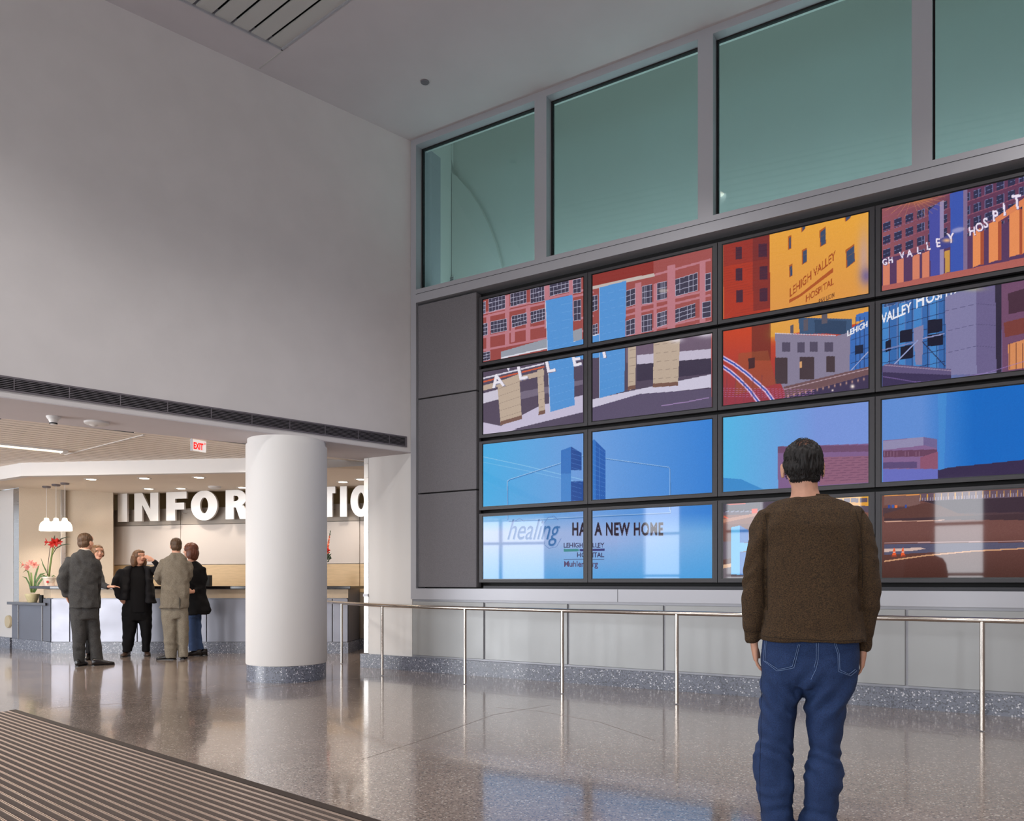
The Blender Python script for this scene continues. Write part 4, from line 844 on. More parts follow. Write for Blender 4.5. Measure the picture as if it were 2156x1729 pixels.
# letters
def tPo(x, off):
    r = (x-CX)/F; o = P0+nP*off; return (r*o.y-o.x)/(dP.x-r*dP.y)
def glyph(ch):
    s = .26
    if ch == 'I': return [[(0, 0), (.32, 0), (.32, 1), (0, 1)]], .32
    if ch == 'N': return [[(0, 0), (.28, 0), (.28, .58), (.56, 0), (.84, 0), (.84, 1), (.56, 1), (.56, .42), (.28, 1), (0, 1)]], .84
    if ch == 'F': return [[(0, 0), (.31, 0), (.31, .38), (.62, .38), (.62, .62), (.31, .62), (.31, .76), (.70, .76), (.70, 1), (0, 1)]], .70
    if ch == 'T': return [[(.17, 0), (.63, 0), (.63, .78), (.78, .78), (.78, 1), (0, 1), (0, .78), (.17, .78)]], .78
    if ch == 'M': return [[(0, 0), (.26, 0), (.26, .6), (.42, 0), (.62, 0), (.78, .6), (.78, 0), (1.04, 0), (1.04, 1), (.70, 1), (.52, .42), (.34, 1), (0, 1)]], 1.04
    if ch == 'A': return [[(0, 0), (.29, 0), (.34, .2), (.58, .2), (.63, 0), (.92, 0), (.62, 1), (.30, 1)], [(.39, .40), (.46, .70), (.53, .40)]], .92
    if ch == 'O':
        o = [(.46+.46*math.cos(t), .5+.52*math.sin(t)) for t in np.linspace(0, 2*PI, 40, endpoint=False)]
        i = [(.46+.138*math.cos(t), .5+.275*math.sin(t)) for t in np.linspace(0, 2*PI, 32, endpoint=False)]
        return [o, i], .92
    if ch == 'R':
        arc = [(.42+.34*math.cos(t), .715+.285*math.sin(t)) for t in np.linspace(-1.1, PI/2, 14)]
        inn = [(.36+.12*math.cos(t), .71+.095*math.sin(t)) for t in np.linspace(-PI/2, PI/2, 10)]
        return [[(0, 0), (.30, 0), (.30, .40), (.38, .40), (.53, 0), (.86, 0), (.64, .47)]+arc+[(0, 1)], [(.30, .615)]+inn+[(.30, .805)]], .86
LD = [('I', 248, 268, 'first letter I, leftmost of the lettering'), ('N', 283, 333.5, 'letter N'), ('F', 350, 393, 'letter F'), ('O', 402, 458, 'first round letter O, between F and R'), ('R', 475, 524, 'letter R partly behind the column'), ('M', 541, 596, ''), ('A', 602, 655, ''), ('T', 674, 706, 'letter T half hidden at the column edge'), ('I', 716, 730, 'second letter I, between T and O'), ('O', 738, 782, 'last round letter O, cut by the pier'), ('N', 792, 832, '')]
for ch, x0, x1, lb in LD:
    if not lb: continue
    gl_, gw = glyph(ch); a, b_ = tPo(x0, -.16), tPo(x1, -.16); h = .515; wid = b_-a
    me = curve_mesh([[(p[0]*wid/gw, p[1]*h) for p in q] for q in gl_], .022)
    o = link('sign_letter', me, 'letter'); o.matrix_world = basis(None, (dP.x, dP.y, 0), (0, 0, 1), fp(PF, a, -.14, 2.262))
    tag(o, 'raised metal '+lb+' above the reception desk', 'letter', 'raised letters spelling INFORMATION')
    for xx in (a+wid*.25, a+wid*.72):
        s_ = MB().tube([fp(PF, xx, -.12, 2.40), fp(PF, xx, .02, 2.40)], .006, 8).build('standoff', 'chrome'); s_.parent = o; s_.matrix_parent_inverse = o.matrix_world.inverted()
# counter
CF = 12.42
k0, k1 = Pp(107, CF), Pp(733, CF); kL = Pp(91, 12.66)
ct = root('reception_counter', 'long reception counter with brushed steel front, maple band and black top', 'counter', (k0.x, k0.y, 0))
part(MB().prism([kL, k0, k1, k1+Vector((.05, 1.0)), k0+Vector((-.3, 1.0))], .0, .178), 'plinth', 'base', ct)
part(MB().prism([kL+Vector((.04, .03)), k0+Vector((.02, .03)), k1+Vector((-.03, .03)), k1+Vector((.02, .95)), k0+Vector((-.25, .95))], .178, 1.04), 'body', 'frame', ct)
part(MB().prism([kL+Vector((.0, .01)), k0+Vector((.0, 0)), k1, k1+Vector((0, .02)), k0+Vector((.02, .02)), kL+Vector((.02, .03))], .892, 1.035), 'wood_band', 'woodband', ct)
sx = [107, 147, 289, 435, 570, 700, 733]
part(MB().prism([kL, k0+Vector((-.006, 0)), k0+Vector((.0, .03)), kL+Vector((.02, .03))], .186, .880), 'steel_panel', 'steeldark', ct)
for a, b_ in zip(sx[:-1], sx[1:]):
    part(MB().box(W_, at(a, CF)+.007, at(b_, CF)-.007, CF-.002, CF+.03, .186, .880), 'steel_panel', 'steeldark', ct, bevel=.003)
part(MB().prism([k1+Vector((.0, .01)), k1+Vector((.05, .95)), k1+Vector((.03, .95)), k1+Vector((-.02, .03))], .186, 1.035), 'end_panel', 'steeldark', ct)
part(MB().prism([Pp(63, 12.62), Pp(104, 12.30), Pp(738, 12.30), Pp(738, 12.30)+Vector((.1, .62)), Pp(104, 12.30)+Vector((-.1, .62)), Pp(63, 12.62)+Vector((-.02, .45))], 1.042, 1.088), 'countertop', 'granite', ct, bevel=.006)
# low side desk
d0, d1 = Pp(25, 13.36), Pp(91, 12.68)
ds = root('side_desk', 'low steel desk with grey top left of the reception counter', 'desk', (d0.x, d0.y, 0))
part(MB().prism([d0, d1, d1+Vector((.1, .5)), d0+Vector((.3, .5))], 0, .178), 'plinth', 'base', ds)
part(MB().prism([d0, d1, d1+Vector((.1, .5)), d0+Vector((.3, .5))], .18, .76), 'front_panel', 'steeldark', ds)
dd_ = (d1-d0).normalized(); dn = Vector((dd_.y, -dd_.x))
for t in (.22, .98): part(MB().box((d0, dd_, dn), t*(d1-d0).length-.012, t*(d1-d0).length+.004, 0, .012, .18, .76), 'seam_strip', 'steelpost', ds)
part(MB().prism([Pp(14, 13.30), Pp(95, 12.50), Pp(95, 12.50)+Vector((.06, .62)), Pp(14, 13.3)+Vector((.4, .62))], .765, .812), 'desktop', 'slab', ds, bevel=.006)
# things on the counter
bx = MB().box(W_, at(435, 12.72), at(446, 12.72), 12.62, 12.74, 1.0885, 1.265).build('display_stand', 'black', bevel=.004)
tag(bx, 'small black stand on the counter right of the dark-coated woman', 'stand')
bx = MB().box(W_, at(85, 12.78), at(91.5, 12.78), 12.74, 12.84, .813, .935).build('card_holder', 'black', bevel=.004); tag(bx, 'small black holder on the low side desk', 'holder')
M['paper'] = mat('paper', (226, 200, 196), .8)
pa = MB().box(W_, at(94, 12.5), at(123, 12.5), 12.38, 12.62, 1.0885, 1.094).build('paper_sheet', 'paper'); tag(pa, 'pale paper pile under the white flower pot', 'paper')
# plants
M['leaf'] = mat('leaf_green', (86, 118, 62), .5, noise_amt=.3, nscale=30); M['leafd'] = mat('leaf_dark', (52, 70, 44), .5)
M['stem'] = mat('stem_green', (128, 150, 84), .5); M['petal'] = mat('red_petal', (204, 34, 22), .5); M['pink'] = mat('pink_petal', (226, 140, 130), .5)
M['pot'] = mat('white_glazed_pot', (236, 226, 208), .25, coat=.3); M['potc'] = mat('cream_pot', (216, 204, 160), .5, bump=.6, bscale=60); M['soil'] = mat('soil', (60, 44, 34), .9)
def leafblade(pts, wd, th=.002):
    mb = MB(); pts = [Vector(p) for p in pts]; n = len(pts); R = []
    for i, p in enumerate(pts):
        t = (pts[min(i+1, n-1)]-pts[max(i-1, 0)]).normalized(); s = t.cross(Vector((0, 1, .2))).normalized(); f = math.sin(PI*(.12+.86*i/(n-1)))
        R.append((p, s*wd*f, t.cross(s)*th))
    return mb.rings(R, n=8)
def lily(c, r, d, mm, par):
    """trumpet flower: six pointed petals around the direction d"""
    d = Vector(d).normalized(); x = d.cross(Vector((0, 0, 1))); x = x.normalized() if x.length > .1 else Vector((1, 0, 0)); y = d.cross(x); c = Vector(c); mb = MB()
    for k in range(6):
        a = 2*PI*k/6; o = x*math.cos(a)+y*math.sin(a); t_ = d.cross(o)
        R = []
        for q, wd in ((0, .06), (.3, .22), (.6, .30), (.85, .20), (1.05, .02)):
            p = c+d*r*(.75*q**.6)+o*r*(q**1.6); R.append((p, t_*r*wd, (d*.5-o*.5)*r*.02))
        mb.rings(R, n=8)
    mb.tube([c+d*r*.1, c+d*r*.8], r*.03, 6)
    return wpar(mb.build('flower', mm, smooth=True), par)
def pxw(x, y, Y): return Vector((at(x, Y), Y, H-(y-HY)*Y/F))
Yp = 12.50
am = root('amaryllis_plant', 'tall red-flowered amaryllis in a white pot on the reception counter', 'potted plant', (at(104, Yp), Yp, 1.094))
part(MB().lathe((at(104, Yp), Yp, 1.094), [(.066, 0), (.072, .01), (.092, .115), (.103, .12), (.103, .145), (.094, .145), (.088, .125)], 32), 'pot', 'pot', am, smooth='auto')
fp_ = MB(); c0 = pxw(100, 1225.5, Yp-.088)
for k in range(6): fp_.ball(c0+Vector((math.cos(k*PI/3)*.012, 0, math.sin(k*PI/3)*.012)), (.009, .003, .009), 8)
part(fp_, 'painted_flower', 'petal', am); part(MB().tube([c0+Vector((0, .0, -.01)), c0+Vector((.002, .004, -.05))], .003, 6), 'painted_stem', 'leafd', am)
part(MB().lathe((at(104, Yp), Yp, 1.22), [(.088, 0), (.088, .004)], 24), 'soil', 'soil', am)
part(MB().tube([pxw(x, y, Yp) for x, y in ((103, 1216), (105, 1195), (109, 1170), (113, 1146))], [.016, .015, .013, .012], 10), 'flower_stem', 'stem', am, smooth=True)
part(MB().tube([pxw(x, y, Yp-.03) for x, y in ((99, 1213), (101, 1190), (104, 1165), (106, 1150))], .004, 6), 'support_stick', 'soil', am)
for pts, wd in ((((112, 1160), (118, 1147), (128, 1135), (140, 1131), (149, 1131)), .009), (((111, 1168), (118, 1155), (130, 1148), (140, 1146), (149, 1146)), .009), (((102, 1214), (96, 1200), (91, 1190), (86, 1175)), .012), (((103, 1216), (92, 1212), (80, 1218)), .012), (((107, 1216), (113, 1212), (117, 1214)), .010)):
    part(leafblade([pxw(x, y, Yp-.02*i) for i, (x, y) in enumerate(pts)], wd), 'leaf', 'leaf' if pts[0][1] > 1200 else 'leafd', am, smooth=True)
for x, y, dx in ((108, 1132, -.15), (115.5, 1127, .15)):
    part(leafblade([pxw(112, 1145, Yp), pxw((x+112)/2, (y+1145)/2, Yp-.02), pxw(x, y, Yp-.02)], .018), 'bud', 'leafd', am, smooth=True)
for x, y, dv, r_ in ((103, 1142, (-.8, -.7, .1), .068), (116, 1143, (.4, -1, .05), .08), (122, 1141, (.9, -.5, .0), .055), (112, 1146, (-.1, -1, -.3), .06)): lily(pxw(x, y, Yp-.03), r_, dv, 'petal', am)
Yq = 12.86
pl = root('pink_flower_plant', 'pink-flowered plant in a cream pot on the low side desk', 'potted plant', (at(68, Yq), Yq, .812))
part(MB().lathe((at(68, Yq), Yq, .812), [(.062, 0), (.068, .005), (.098, .09), (.112, .13), (.108, .142), (.098, .14), (.095, .12)], 28), 'pot', 'potc', pl, smooth='auto')
part(MB().lathe((at(68, Yq), Yq, .93), [(.094, 0), (.094, .004)], 24), 'soil', 'soil', pl)
for pts in (((66, 1248), (64, 1225), (60, 1202)), ((69, 1248), (68, 1228), (66, 1206))): part(MB().tube([pxw(x, y, Yq) for x, y in pts], .010, 8), 'flower_stem', 'stem', pl, smooth=True)
for pts, wd in ((((72, 1248), (76, 1225), (86, 1210), (97, 1206)), .022), (((71, 1248), (74, 1215), (79, 1198), (83, 1187)), .018), (((65, 1248), (62, 1230), (55, 1217), (47, 1214)), .016), (((73, 1248), (82, 1228), (92, 1215), (99, 1213)), .018), (((62, 1222), (60, 1206), (55, 1200), (48, 1206)), .012), (((68, 1248), (67, 1222), (64, 1205)), .016)):
    part(leafblade([pxw(x, y, Yq+.02*i) for i, (x, y) in enumerate(pts)], wd), 'leaf', 'leaf', pl, smooth=True)
for x, y, dv in ((52, 1190, (-1, -.6, .2)), (61, 1195, (-.2, -1, .1)), (71, 1191, (.8, -.6, .2)), (66, 1188, (.1, -.8, .5))): lily(pxw(x, y, Yq), .062, dv, 'pink', pl)
part(MB().tube([pxw(46, 1188, Yq), pxw(41, 1182, Yq)], .003, 6), 'tendril', 'stem', pl)
# arrangement right of the column
Yr = 12.7; cx_ = at(678, Yr)
M['orange'] = mat('orange_petal', (222, 120, 90), .5)
fa = root('flower_arrangement', 'flower arrangement on the counter peeking out behind the round column', 'flower arrangement', (cx_, Yr, 1.088))
part(MB().lathe((cx_, Yr, 1.088), [(.05, 0), (.07, .03), (.085, .12), (.06, .2), (.075, .23)], 24), 'vase', 'pot', fa, smooth='auto')
part(MB().tube([(cx_, Yr, 1.2), pxw(688, 1165, Yr), pxw(692, 1140, Yr), pxw(696, 1118, Yr)], .005, 6), 'stem', 'leafd', fa)
for i in range(9):
    t = i/8; part(MB().ball(pxw(688+7.5*t, 1165-46*t, Yr-.01*(i % 2)), (.028*(1-t*.75), .02, .035*(1-t*.5)), 8), 'blossom', 'orange' if i < 7 else 'leafd', fa, smooth=True)
mb = MB()
for k in range(16): mb.ball(pxw(692.5, 1158, Yr-.08)+Vector((rng.normal(0, .018), rng.normal(0, .015), rng.normal(0, .018))), .014, 6)
part(mb, 'carnation', 'petal', fa, smooth=True)
for k in range(14):
    c_ = pxw(690+rng.uniform(-4, 5), 1176+rng.uniform(-6, 8), Yr-.05); part(leafblade([c_, c_+Vector((.02, -.02, .02)), c_+Vector((rng.uniform(.02, .06), -.03, rng.uniform(-.02, .05)))], .014), 'leaf', 'leafd', fa, smooth=True)
# pendant lamps
for x, yc, xs, lb in ((99, 1024, 98, 'leftmost of the three white glass pendant lamps'), (117, 1020, 118, 'middle of the three white glass pendant lamps'), (135, 1017, 136.5, 'rightmost of the three white glass pendant lamps')):
    Y = (ZA-H)*F/(HY-yc); c = Vector((at(xs, Y), Y, ZA)); k = Y/F
    zb = H+(HY-1117.5)*k; zt = H+(HY-1091)*k
    pl_ = root('pendant_lamp', lb+' over the counter end', 'pendant lamp', tuple(c), group='white glass pendant lamps')
    part(MB().lathe((c.x, c.y, ZA-.03), [(.055, 0), (.065, .01), (.065, .03)], 24), 'ceiling_rose', 'vent', pl_, smooth='auto')
    part(MB().tube([(c.x, c.y, ZA-.02), (c.x, c.y, zt)], .004, 6), 'cord', 'plastic', pl_)
    h = zt-zb
    part(MB().lathe((c.x, c.y, zb), [(.112, 0), (.110, h*.25), (.098, h*.5), (.075, h*.68), (.042, h*.78), (.036, h*.95), (.03, h)], 32), 'shade', 'shade', pl_, smooth='auto')
    part(MB().lathe((c.x, c.y, zb-.004), [(.10, 0), (.10, .003)], 24), 'bulb_glow', 'lamp', pl_)
    spot('pendant_light', (c.x, c.y, zb-.03), 14, WARM, 150, .06)
# recessed lights of the alcove
DL_ = [(192, 1009), (304, 1007), (419, 1005), (313, 1029), (381, 1028.5), (511, 1026.5), (722, 1014.6), (760, 1009), (560, 1008)]
dlab = ['recessed light in the alcove ceiling above the amaryllis and first people', 'recessed light in the alcove ceiling, front row above the F', 'recessed light in the alcove ceiling, front row near the column', 'recessed light in the alcove ceiling, rear row above the letter N', 'recessed light in the alcove ceiling, rear row above the letter F', 'recessed light in the alcove ceiling, rear row at the column edge', 'recessed light in the alcove ceiling above the letter I right of the column', 'recessed light in the alcove ceiling beside the pier', 'recessed light in the alcove ceiling hidden by the column']
for (x, y), lb in zip(DL_[:8], dlab):
    Y = (ZA-H)*F/(HY-y); c = (at(x, Y), Y, ZA)
    t = root('recessed_light', lb, 'ceiling light', c, group='recessed lights in the alcove ceiling')
    part(MB().lathe((c[0], c[1], ZA-.006), [(.10, 0), (.105, .006)], 28), 'trim_ring', 'white', t, smooth='auto')
    part(MB().lathe((c[0], c[1], ZA-.008), [(.07, 0), (.07, .001)], 28), 'lens', 'lamp', t)
    spot('recessed_spot', (c[0], c[1], ZA-.03), 30, WARM, 125, .05)
c = pxw(452, 1026, 13.1)
mb = MB().lathe((c.x, c.y, ZA-.045), [(.06, 0), (.10, .02), (.11, .045)], 28); tag(mb.build('smoke_detector', 'white', smooth='auto'), 'round white detector on the alcove ceiling above the letter O', 'smoke detector')
# hall lights hidden above the partition top, then fill spots added before it
for x in (-6.4, -4.6, -2.8):
    spot('hall_light', (x, 15.6, 3.1), 60, (1, .78, .5), 140, .1)
for x in (-6.5, -5.3, -3.9, -2.5):
    t = tP(CX+x*F/13.4); p = fp(PF, t, -1.25, ZA-.03); spot('letter_fill', p, 13, (1, .90, .80), 100, .06, (nP.x*.7, nP.y*.7, -1))  # unseen spots without fixtures, added to brighten the letters and partition
# fixtures on the near soffit
s1 = pxw(112.5, 878, 1); Ys = (ZS-H)*F/(HY-877); c = (at(112.5, Ys), Ys)
sd = root('smoke_detector', 'white smoke detector on the near soffit, cone shaped with dark slots', 'smoke detector', (c[0], c[1], ZS))
part(MB().lathe((c[0], c[1], ZS-.03), [(.055, 0), (.065, .02), (.066, .03)], 28), 'base', 'white', sd, smooth='auto')
part(MB().lathe((c[0], c[1], ZS-.085), [(.022, 0), (.034, .01), (.038, .03), (.05, .055)], 28), 'chamber', 'plastic', sd, smooth='auto')
part(MB().lathe((c[0], c[1], ZS-.078), [(.0355, 0), (.0375, .012)], 28), 'slot_ring', 'dark', sd)
Ys = (ZS-H)*F/(HY-889); c = (at(203.5, Ys), Ys)
o = root('ceiling_speaker', 'wide flat round white disc on the near soffit beside the smoke detector', 'ceiling disc', (c[0], c[1], ZS))
part(MB().lathe((c[0], c[1], ZS-.03), [(.095, 0), (.118, .012), (.12, .03)], 36), 'plate', 'white', o, smooth='auto')
part(MB().lathe((c[0]-.03, c[1], ZS-.045), [(.012, 0), (.03, .006), (.05, .018)], 24), 'sensor_dome', 'plastic', o, smooth='auto')
# exit sign hanging at the back of the soffit
Ye = 9.12; e0 = Vector((at(404, 9.0), 9.0)); e1 = Vector((at(434, 9.0+.17), 9.17)); de = (e1-e0).normalized(); EF = (e0, de, Vector((de.y, -de.x)))
el = (e1-e0).length
ex = root('exit_sign', 'small white EXIT sign with red letters under the soffit', 'exit sign', (e0.x, e0.y, ZS))
M['signwhite'] = mat('sign_white', (240, 236, 232), .5, emit=.45); part(MB().box(EF, 0, el, -.02, 0, ZS-.135, ZS-.004), 'plate', 'signwhite', ex)
for st, x0, sz in (('EXIT', .022, .105),):
    me = text_mesh(st, sz, .001, .004); me.transform(Matrix.Scale(.62, 4, (1, 0, 0)))
    o = link('lettering', me, 'red'); o.parent = ex; o.matrix_local = Matrix.Translation(-Vector((e0.x, e0.y, ZS))) @ basis(None, (de.x, de.y, 0), (0, 0, 1), fp(EF, .020, .002, ZS-.112))
part(MB().add([fp(EF, el-.032, .003, ZS-.05), fp(EF, el-.006, .003, ZS-.035), fp(EF, el-.032, .003, ZS-.02), fp(EF, el-.022, .003, ZS-.035)], [(0, 1, 2, 3)]), 'arrow', 'red', ex)
part(MB().box(EF, -.004, .003, -.022, .004, ZS-.14, ZS), 'end_cap', 'frame', ex)
# recessed linear light in the slats
l1 = cpt(126, 952.5, ZS-.01); l0 = l1-dS2*2.6; w_ = nS2*-.17
ll = root('linear_light', 'bright linear light fixture set in the slatted ceiling at the picture edge', 'ceiling light', (l1.x, l1.y, ZS))
part(MB().prism([l0, l1, l1+w_, l0+w_], ZS-.012, ZS+.02), 'diffuser', 'tube', ll)
part(MB().prism([l1, l1+dS2*.06, l1+dS2*.06+w_, l1+w_], ZS-.03, ZS+.02), 'end_cap', 'white', ll)
for k in (0, 1): part(MB().prism([l0+w_*k*1.06, l1+w_*k*1.06, l1+w_*(k*1.06+.06), l0+w_*(k*1.06+.06)], ZS-.02, ZS+.02), 'side_rail', 'white', ll)
q_ = (l0+l1)/2+w_/2; lightarea('linear_lamp', (q_.x, q_.y, ZS-.04), (0, 0, -1), .3, 2.4, 45, (1, .9, .76)).rotation_euler = (0, 0, math.atan2(dS2.y, dS2.x)-PI/2)
for k, (x, y) in enumerate(((-8.0, 10.2), (-5.0, 9.6), (-3.6, 10.0), (-9.5, 8.2))): spot('hall_downlight', (x, y, ZS-.05), 60, (1, .93, .86), 150, .1)
# ------------------------------------------------------------------ people
def fuse(mb, voxel, smooth=6, disp=None, name='m'):
    me = mb.mesh(name); o = bpy.data.objects.new(name, me); col.objects.link(o)
    md = o.modifiers.new('r', 'REMESH'); md.mode = 'VOXEL'; md.voxel_size = voxel
    ms = o.modifiers.new('s', 'SMOOTH'); ms.iterations = smooth; ms.factor = .5
    dg = bpy.context.evaluated_depsgraph_get(); out = bpy.data.meshes.new_from_object(o.evaluated_get(dg)); bpy.data.objects.remove(o)
    if disp:
        ns = [v.normal.copy() for v in out.vertices]
        for v, n in zip(out.vertices, ns): v.co += n*disp(v.co, n)
    for p in out.polygons: p.use_smooth = True
    return out
def fold(p, sx, sy, sz, off=0): return noise.noise(Vector((p.x*sx+off, p.y*sy, p.z*sz)))
M['skin'] = mat('skin', (214, 160, 134), .55, noise_amt=.05, nscale=30); M['skin2'] = mat('skin_flushed', (206, 146, 118), .55)
M['eye'] = mat('eye_white', (226, 220, 214), .2); M['iris'] = mat('iris', (52, 38, 30), .2); M['lip'] = mat('lips', (164, 84, 76), .5)
M['shoe'] = mat('black_leather', (24, 20, 20), .25)
class Fig:
    def __init__(s, label, x0, D, feet=0):
        s.s = F/D; s.x0 = x0; s.th = math.atan2(x0-CX, F); s.k = 1/math.cos(s.th)
        s.root = root('person', label, 'person', (at(x0, D), D, 0), -s.th); s.body = MB()
    def l(s, x, y, d=0): return Vector(((x-s.x0)/(s.s*s.k), d, H+(HY-y)/s.s))
    def rows(s, mb, R, p=2.4, n=32):
        out = []
        for r in R:
            y, xl, xr, dh = r[:4]; yc = r[4] if len(r) > 4 else 0
            a = s.l(xl, y, yc); b_ = s.l(xr, y, yc); out.append(((a+b_)/2, (b_-a)/2, Vector((0, dh, 0))))
        return mb.rings(out, p, n)
    def limb(s, mb, P, n=16):
        """P: (x, y, depth, radius[, radius_y]) along the limb"""
        pts = [s.l(*q[:3]) for q in P]; R = []; prev = None
        for i, p in enumerate(pts):
            t = (pts[min(i+1, len(pts)-1)]-pts[max(i-1, 0)]).normalized()
            x = Vector((0, 1, 0)).cross(t)
            if x.length < .15: x = prev or Vector((1, 0, 0))
            x.normalize(); prev = x; y = t.cross(x)
            R.append((p, x*P[i][3], y*(P[i][4] if len(P[i]) > 4 else P[i][3])))
        e0 = pts[0]+(pts[0]-pts[1]).normalized()*P[0][3]*.3; e1 = pts[-1]+(pts[-1]-pts[-2]).normalized()*P[-1][3]*.3
        R = [(e0, R[0][1]*.7, R[0][2]*.7)]+R+[(e1, R[-1][1]*.7, R[-1][2]*.7)]
        return mb.rings(R, 2, n)
    def piece(s, name, me, m, **k):
        o = link(name, me, m, **k); o.parent = s.root; return o
    def head(s, x, ytop, ychin, yaw=0, tilt=0, d=0, neck_to=None, faced=True, scale=None, ear=0):
        """yaw 0 looks away from the camera side (+y), positive turns to the left in the picture"""
        a, b_ = s.l(x, ytop, d), s.l(x, ychin, d); S = scale or (a.z-b_.z)/.232; s.S = S
        c = (a+b_)/2+Vector((0, 0, .002)); s.hc = c
        m = Matrix.Rotation(yaw, 3, 'Z') @ Matrix.Rotation(tilt, 3, 'X'); s.hm = m; mb = s.body
        def B(p, r): mb.ball(c+m@(Vector(p)*S), tuple(q*S for q in r), 20, m)
        B((0, -.012, .032), (.074, .094, .080)); B((0, .022, -.030), (.060, .066, .080)); B((0, .052, -.080), (.034, .034, .028)); B((0, .062, .045), (.056, .03, .045))
        B((-.034, .058, -.025), (.026, .026, .030)); B((.034, .058, -.025), (.026, .026, .030))
        mb.rings([(c+m@(Vector(p)*S), m@Vector((w_*S, 0, 0)), m@Vector((0, h_*S, 0))) for p, w_, h_ in (((0, .080, .020), .008, .008), ((0, .092, -.005), .010, .012), ((0, .100, -.022), .015, .016), ((0, .088, -.034), .013, .012))], 2, 12)
        for e in (-1, 1):
            mb.rings([(c+m@(Vector((e*(.074+ear), -.002, z))*S), m@Vector((wx*S, 0, 0)), m@Vector((e*wy*.25*S, wy*S, 0))) for z, wx, wy in ((-.048, .006, .008), (-.03, .008, .013), (-.008, .009, .019), (.008, .009, .018), (.016, .006, .008))], 2, 12)
        nb = neck_to or c+Vector((0, -.02, -.20))*S
        t0 = c+m@(Vector((0, -.022, -.045))*S)
        mb.rings([(t0, Vector((.056*S, 0, 0)), Vector((0, .060*S, 0))), (t0.lerp(nb, .5), Vector((.056*S, 0, 0)), Vector((0, .058*S, 0))), (nb, Vector((.068*S, 0, 0)), Vector((0, .062*S, 0)))], 2, 20)
        if faced:
            for e in (-1, 1):
                q = c+m@(Vector((e*.029, .0815, .006))*S); s.piece('eye', MB().ball(q, (.0125*S, .007*S, .0055*S), 12, m).mesh('e'), 'eye', smooth=True)
                s.piece('iris', MB().ball(q+m@Vector((0, .005*S, 0)), (.0050*S, .003*S, .0050*S), 10, m).mesh('e'), 'iris', smooth=True)
            s.piece('mouth', MB().ball(c+m@(Vector((0, .083, -.058))*S), (.024*S, .009*S, .007*S), 12, m).mesh('e'), 'lip', smooth=True)
            for e in (-1, 1): s.piece('eyebrow', MB().tube([c+m@(Vector(q)*S) for q in ((e*.016, .092, .026), (e*.032, .088, .031), (e*.046, .076, .026))], .0032*S, 6).mesh('e'), s.hairmat)
    def hair(s, balls, m, amp=.006, voxel=.006, sc=(60, 60, 12)):
        mb = MB()
        for p, r in balls: mb.ball(s.hc+s.hm@(Vector(p)*s.S), tuple(q*s.S for q in r), 20, s.hm)
        me = fuse(mb, voxel, 3, lambda p, n: amp*fold(p, *sc)); s.piece('hair', me, m)
    def hand(s, w_, d, n, t, S=1.0, curl=.35, spread=.0, thumb=(.6, .75, .35)):
        """wrist, finger direction, palm normal, thumb side"""
        mb = s.body; w_ = Vector(w_); d = Vector(d).normalized(); n = Vector(n); n = (n-d*n.dot(d)).normalized(); t_ = d.cross(n); t_ = t_ if t_.dot(Vector(t)) > 0 else -t_
        mb.rings([(w_+d*(q*S), t_*(a*S), n*(b_*S)) for q, a, b_ in ((-.03, .027, .020), (0, .028, .019), (.03, .038, .019), (.07, .042, .015), (.095, .040, .012))], 2.4, 18)
        for off, L, r in ((.031, .072, .0088), (.0105, .080, .0092), (-.0105, .074, .0088), (-.030, .058, .0078)):
            p = w_+d*(.088*S)+t_*(off*S); P = [p-d*.015*S, p]; ang = curl*.6; dd = d+t_*off*spread
            for f_ in (.45, .30, .25):
                v = (dd*math.cos(ang)+n*math.sin(ang)).normalized(); p = p+v*L*f_*S; P.append(p); ang += curl
            mb.tube(P, [r*S, r*S, r*.95*S, r*.88*S, r*.72*S], 10)
        p = w_+d*(.022*S)+t_*(.026*S); v = (t_*thumb[0]+d*thumb[1]+n*thumb[2]).normalized()
        mb.tube([p, p+v*.034*S, p+(v*.9+d*.25).normalized()*.062*S, p+(v*.75+d*.5).normalized()*.085*S], [.0135*S, .0125*S, .0105*S, .008*S], 10)
    def finish(s, voxel, m='skin', smooth=2):
        s.piece('body', fuse(s.body, voxel, smooth), m)
    def shoe(s, x, y, d, dirn, L=.28, heel=.02, m='shoe', name='shoe'):
        c = s.l(x, y, d); c.z = 0; f = Vector(dirn).normalized(); sd = Vector((f.y, -f.x, 0)); mb = MB()
        R = [(c+f*q+Vector((0, 0, z)), sd*w_, Vector((0, 0, h_))) for q, z, w_, h_ in ((-.085, .05, .022, .035), (-.07, .052, .034, .05), (-.02, .052, .038, .05), (.04, .042, .040, .040), (.10, .032, .046, .030), (.15, .026, .042, .024), (.185, .022, .026, .018), (.195, .02, .012, .012))]
        mb.rings(R, 2.3, 18); o = s.piece(name, mb.mesh('s'), m, smooth=True)
        sl = MB(); pts = [c+f*q+sd*w_ for q, w_ in ((-.09, .02), (-.06, .038), (.03, .038), (.10, .048), (.16, .038), (.198, .008), (.198, -.008), (.16, -.038), (.10, -.048), (.03, -.038), (-.06, -.038), (-.09, -.02))]
        sl.prism(pts, .001, .012); o2 = s.piece('sole', sl.mesh('s'), 'shoe'); o2.parent = o
        if heel > .025:
            hb = MB().prism([c+f*q+sd*w_ for q, w_ in ((-.085, .02), (-.045, .026), (-.045, -.026), (-.085, -.02))], .0, .02); hh = s.piece('heel', hb.mesh('h'), 'shoe'); hh.parent = o
        return o
def denim(name, c1, c2):
    return mat(name, c1, .85, c2=c2, nscale=330, bump=.25, bscale=900)
M['denim'] = denim('blue_denim', (38, 66, 114), (24, 43, 82)); M['stitch'] = mat('denim_stitch', (112, 136, 176), .8)
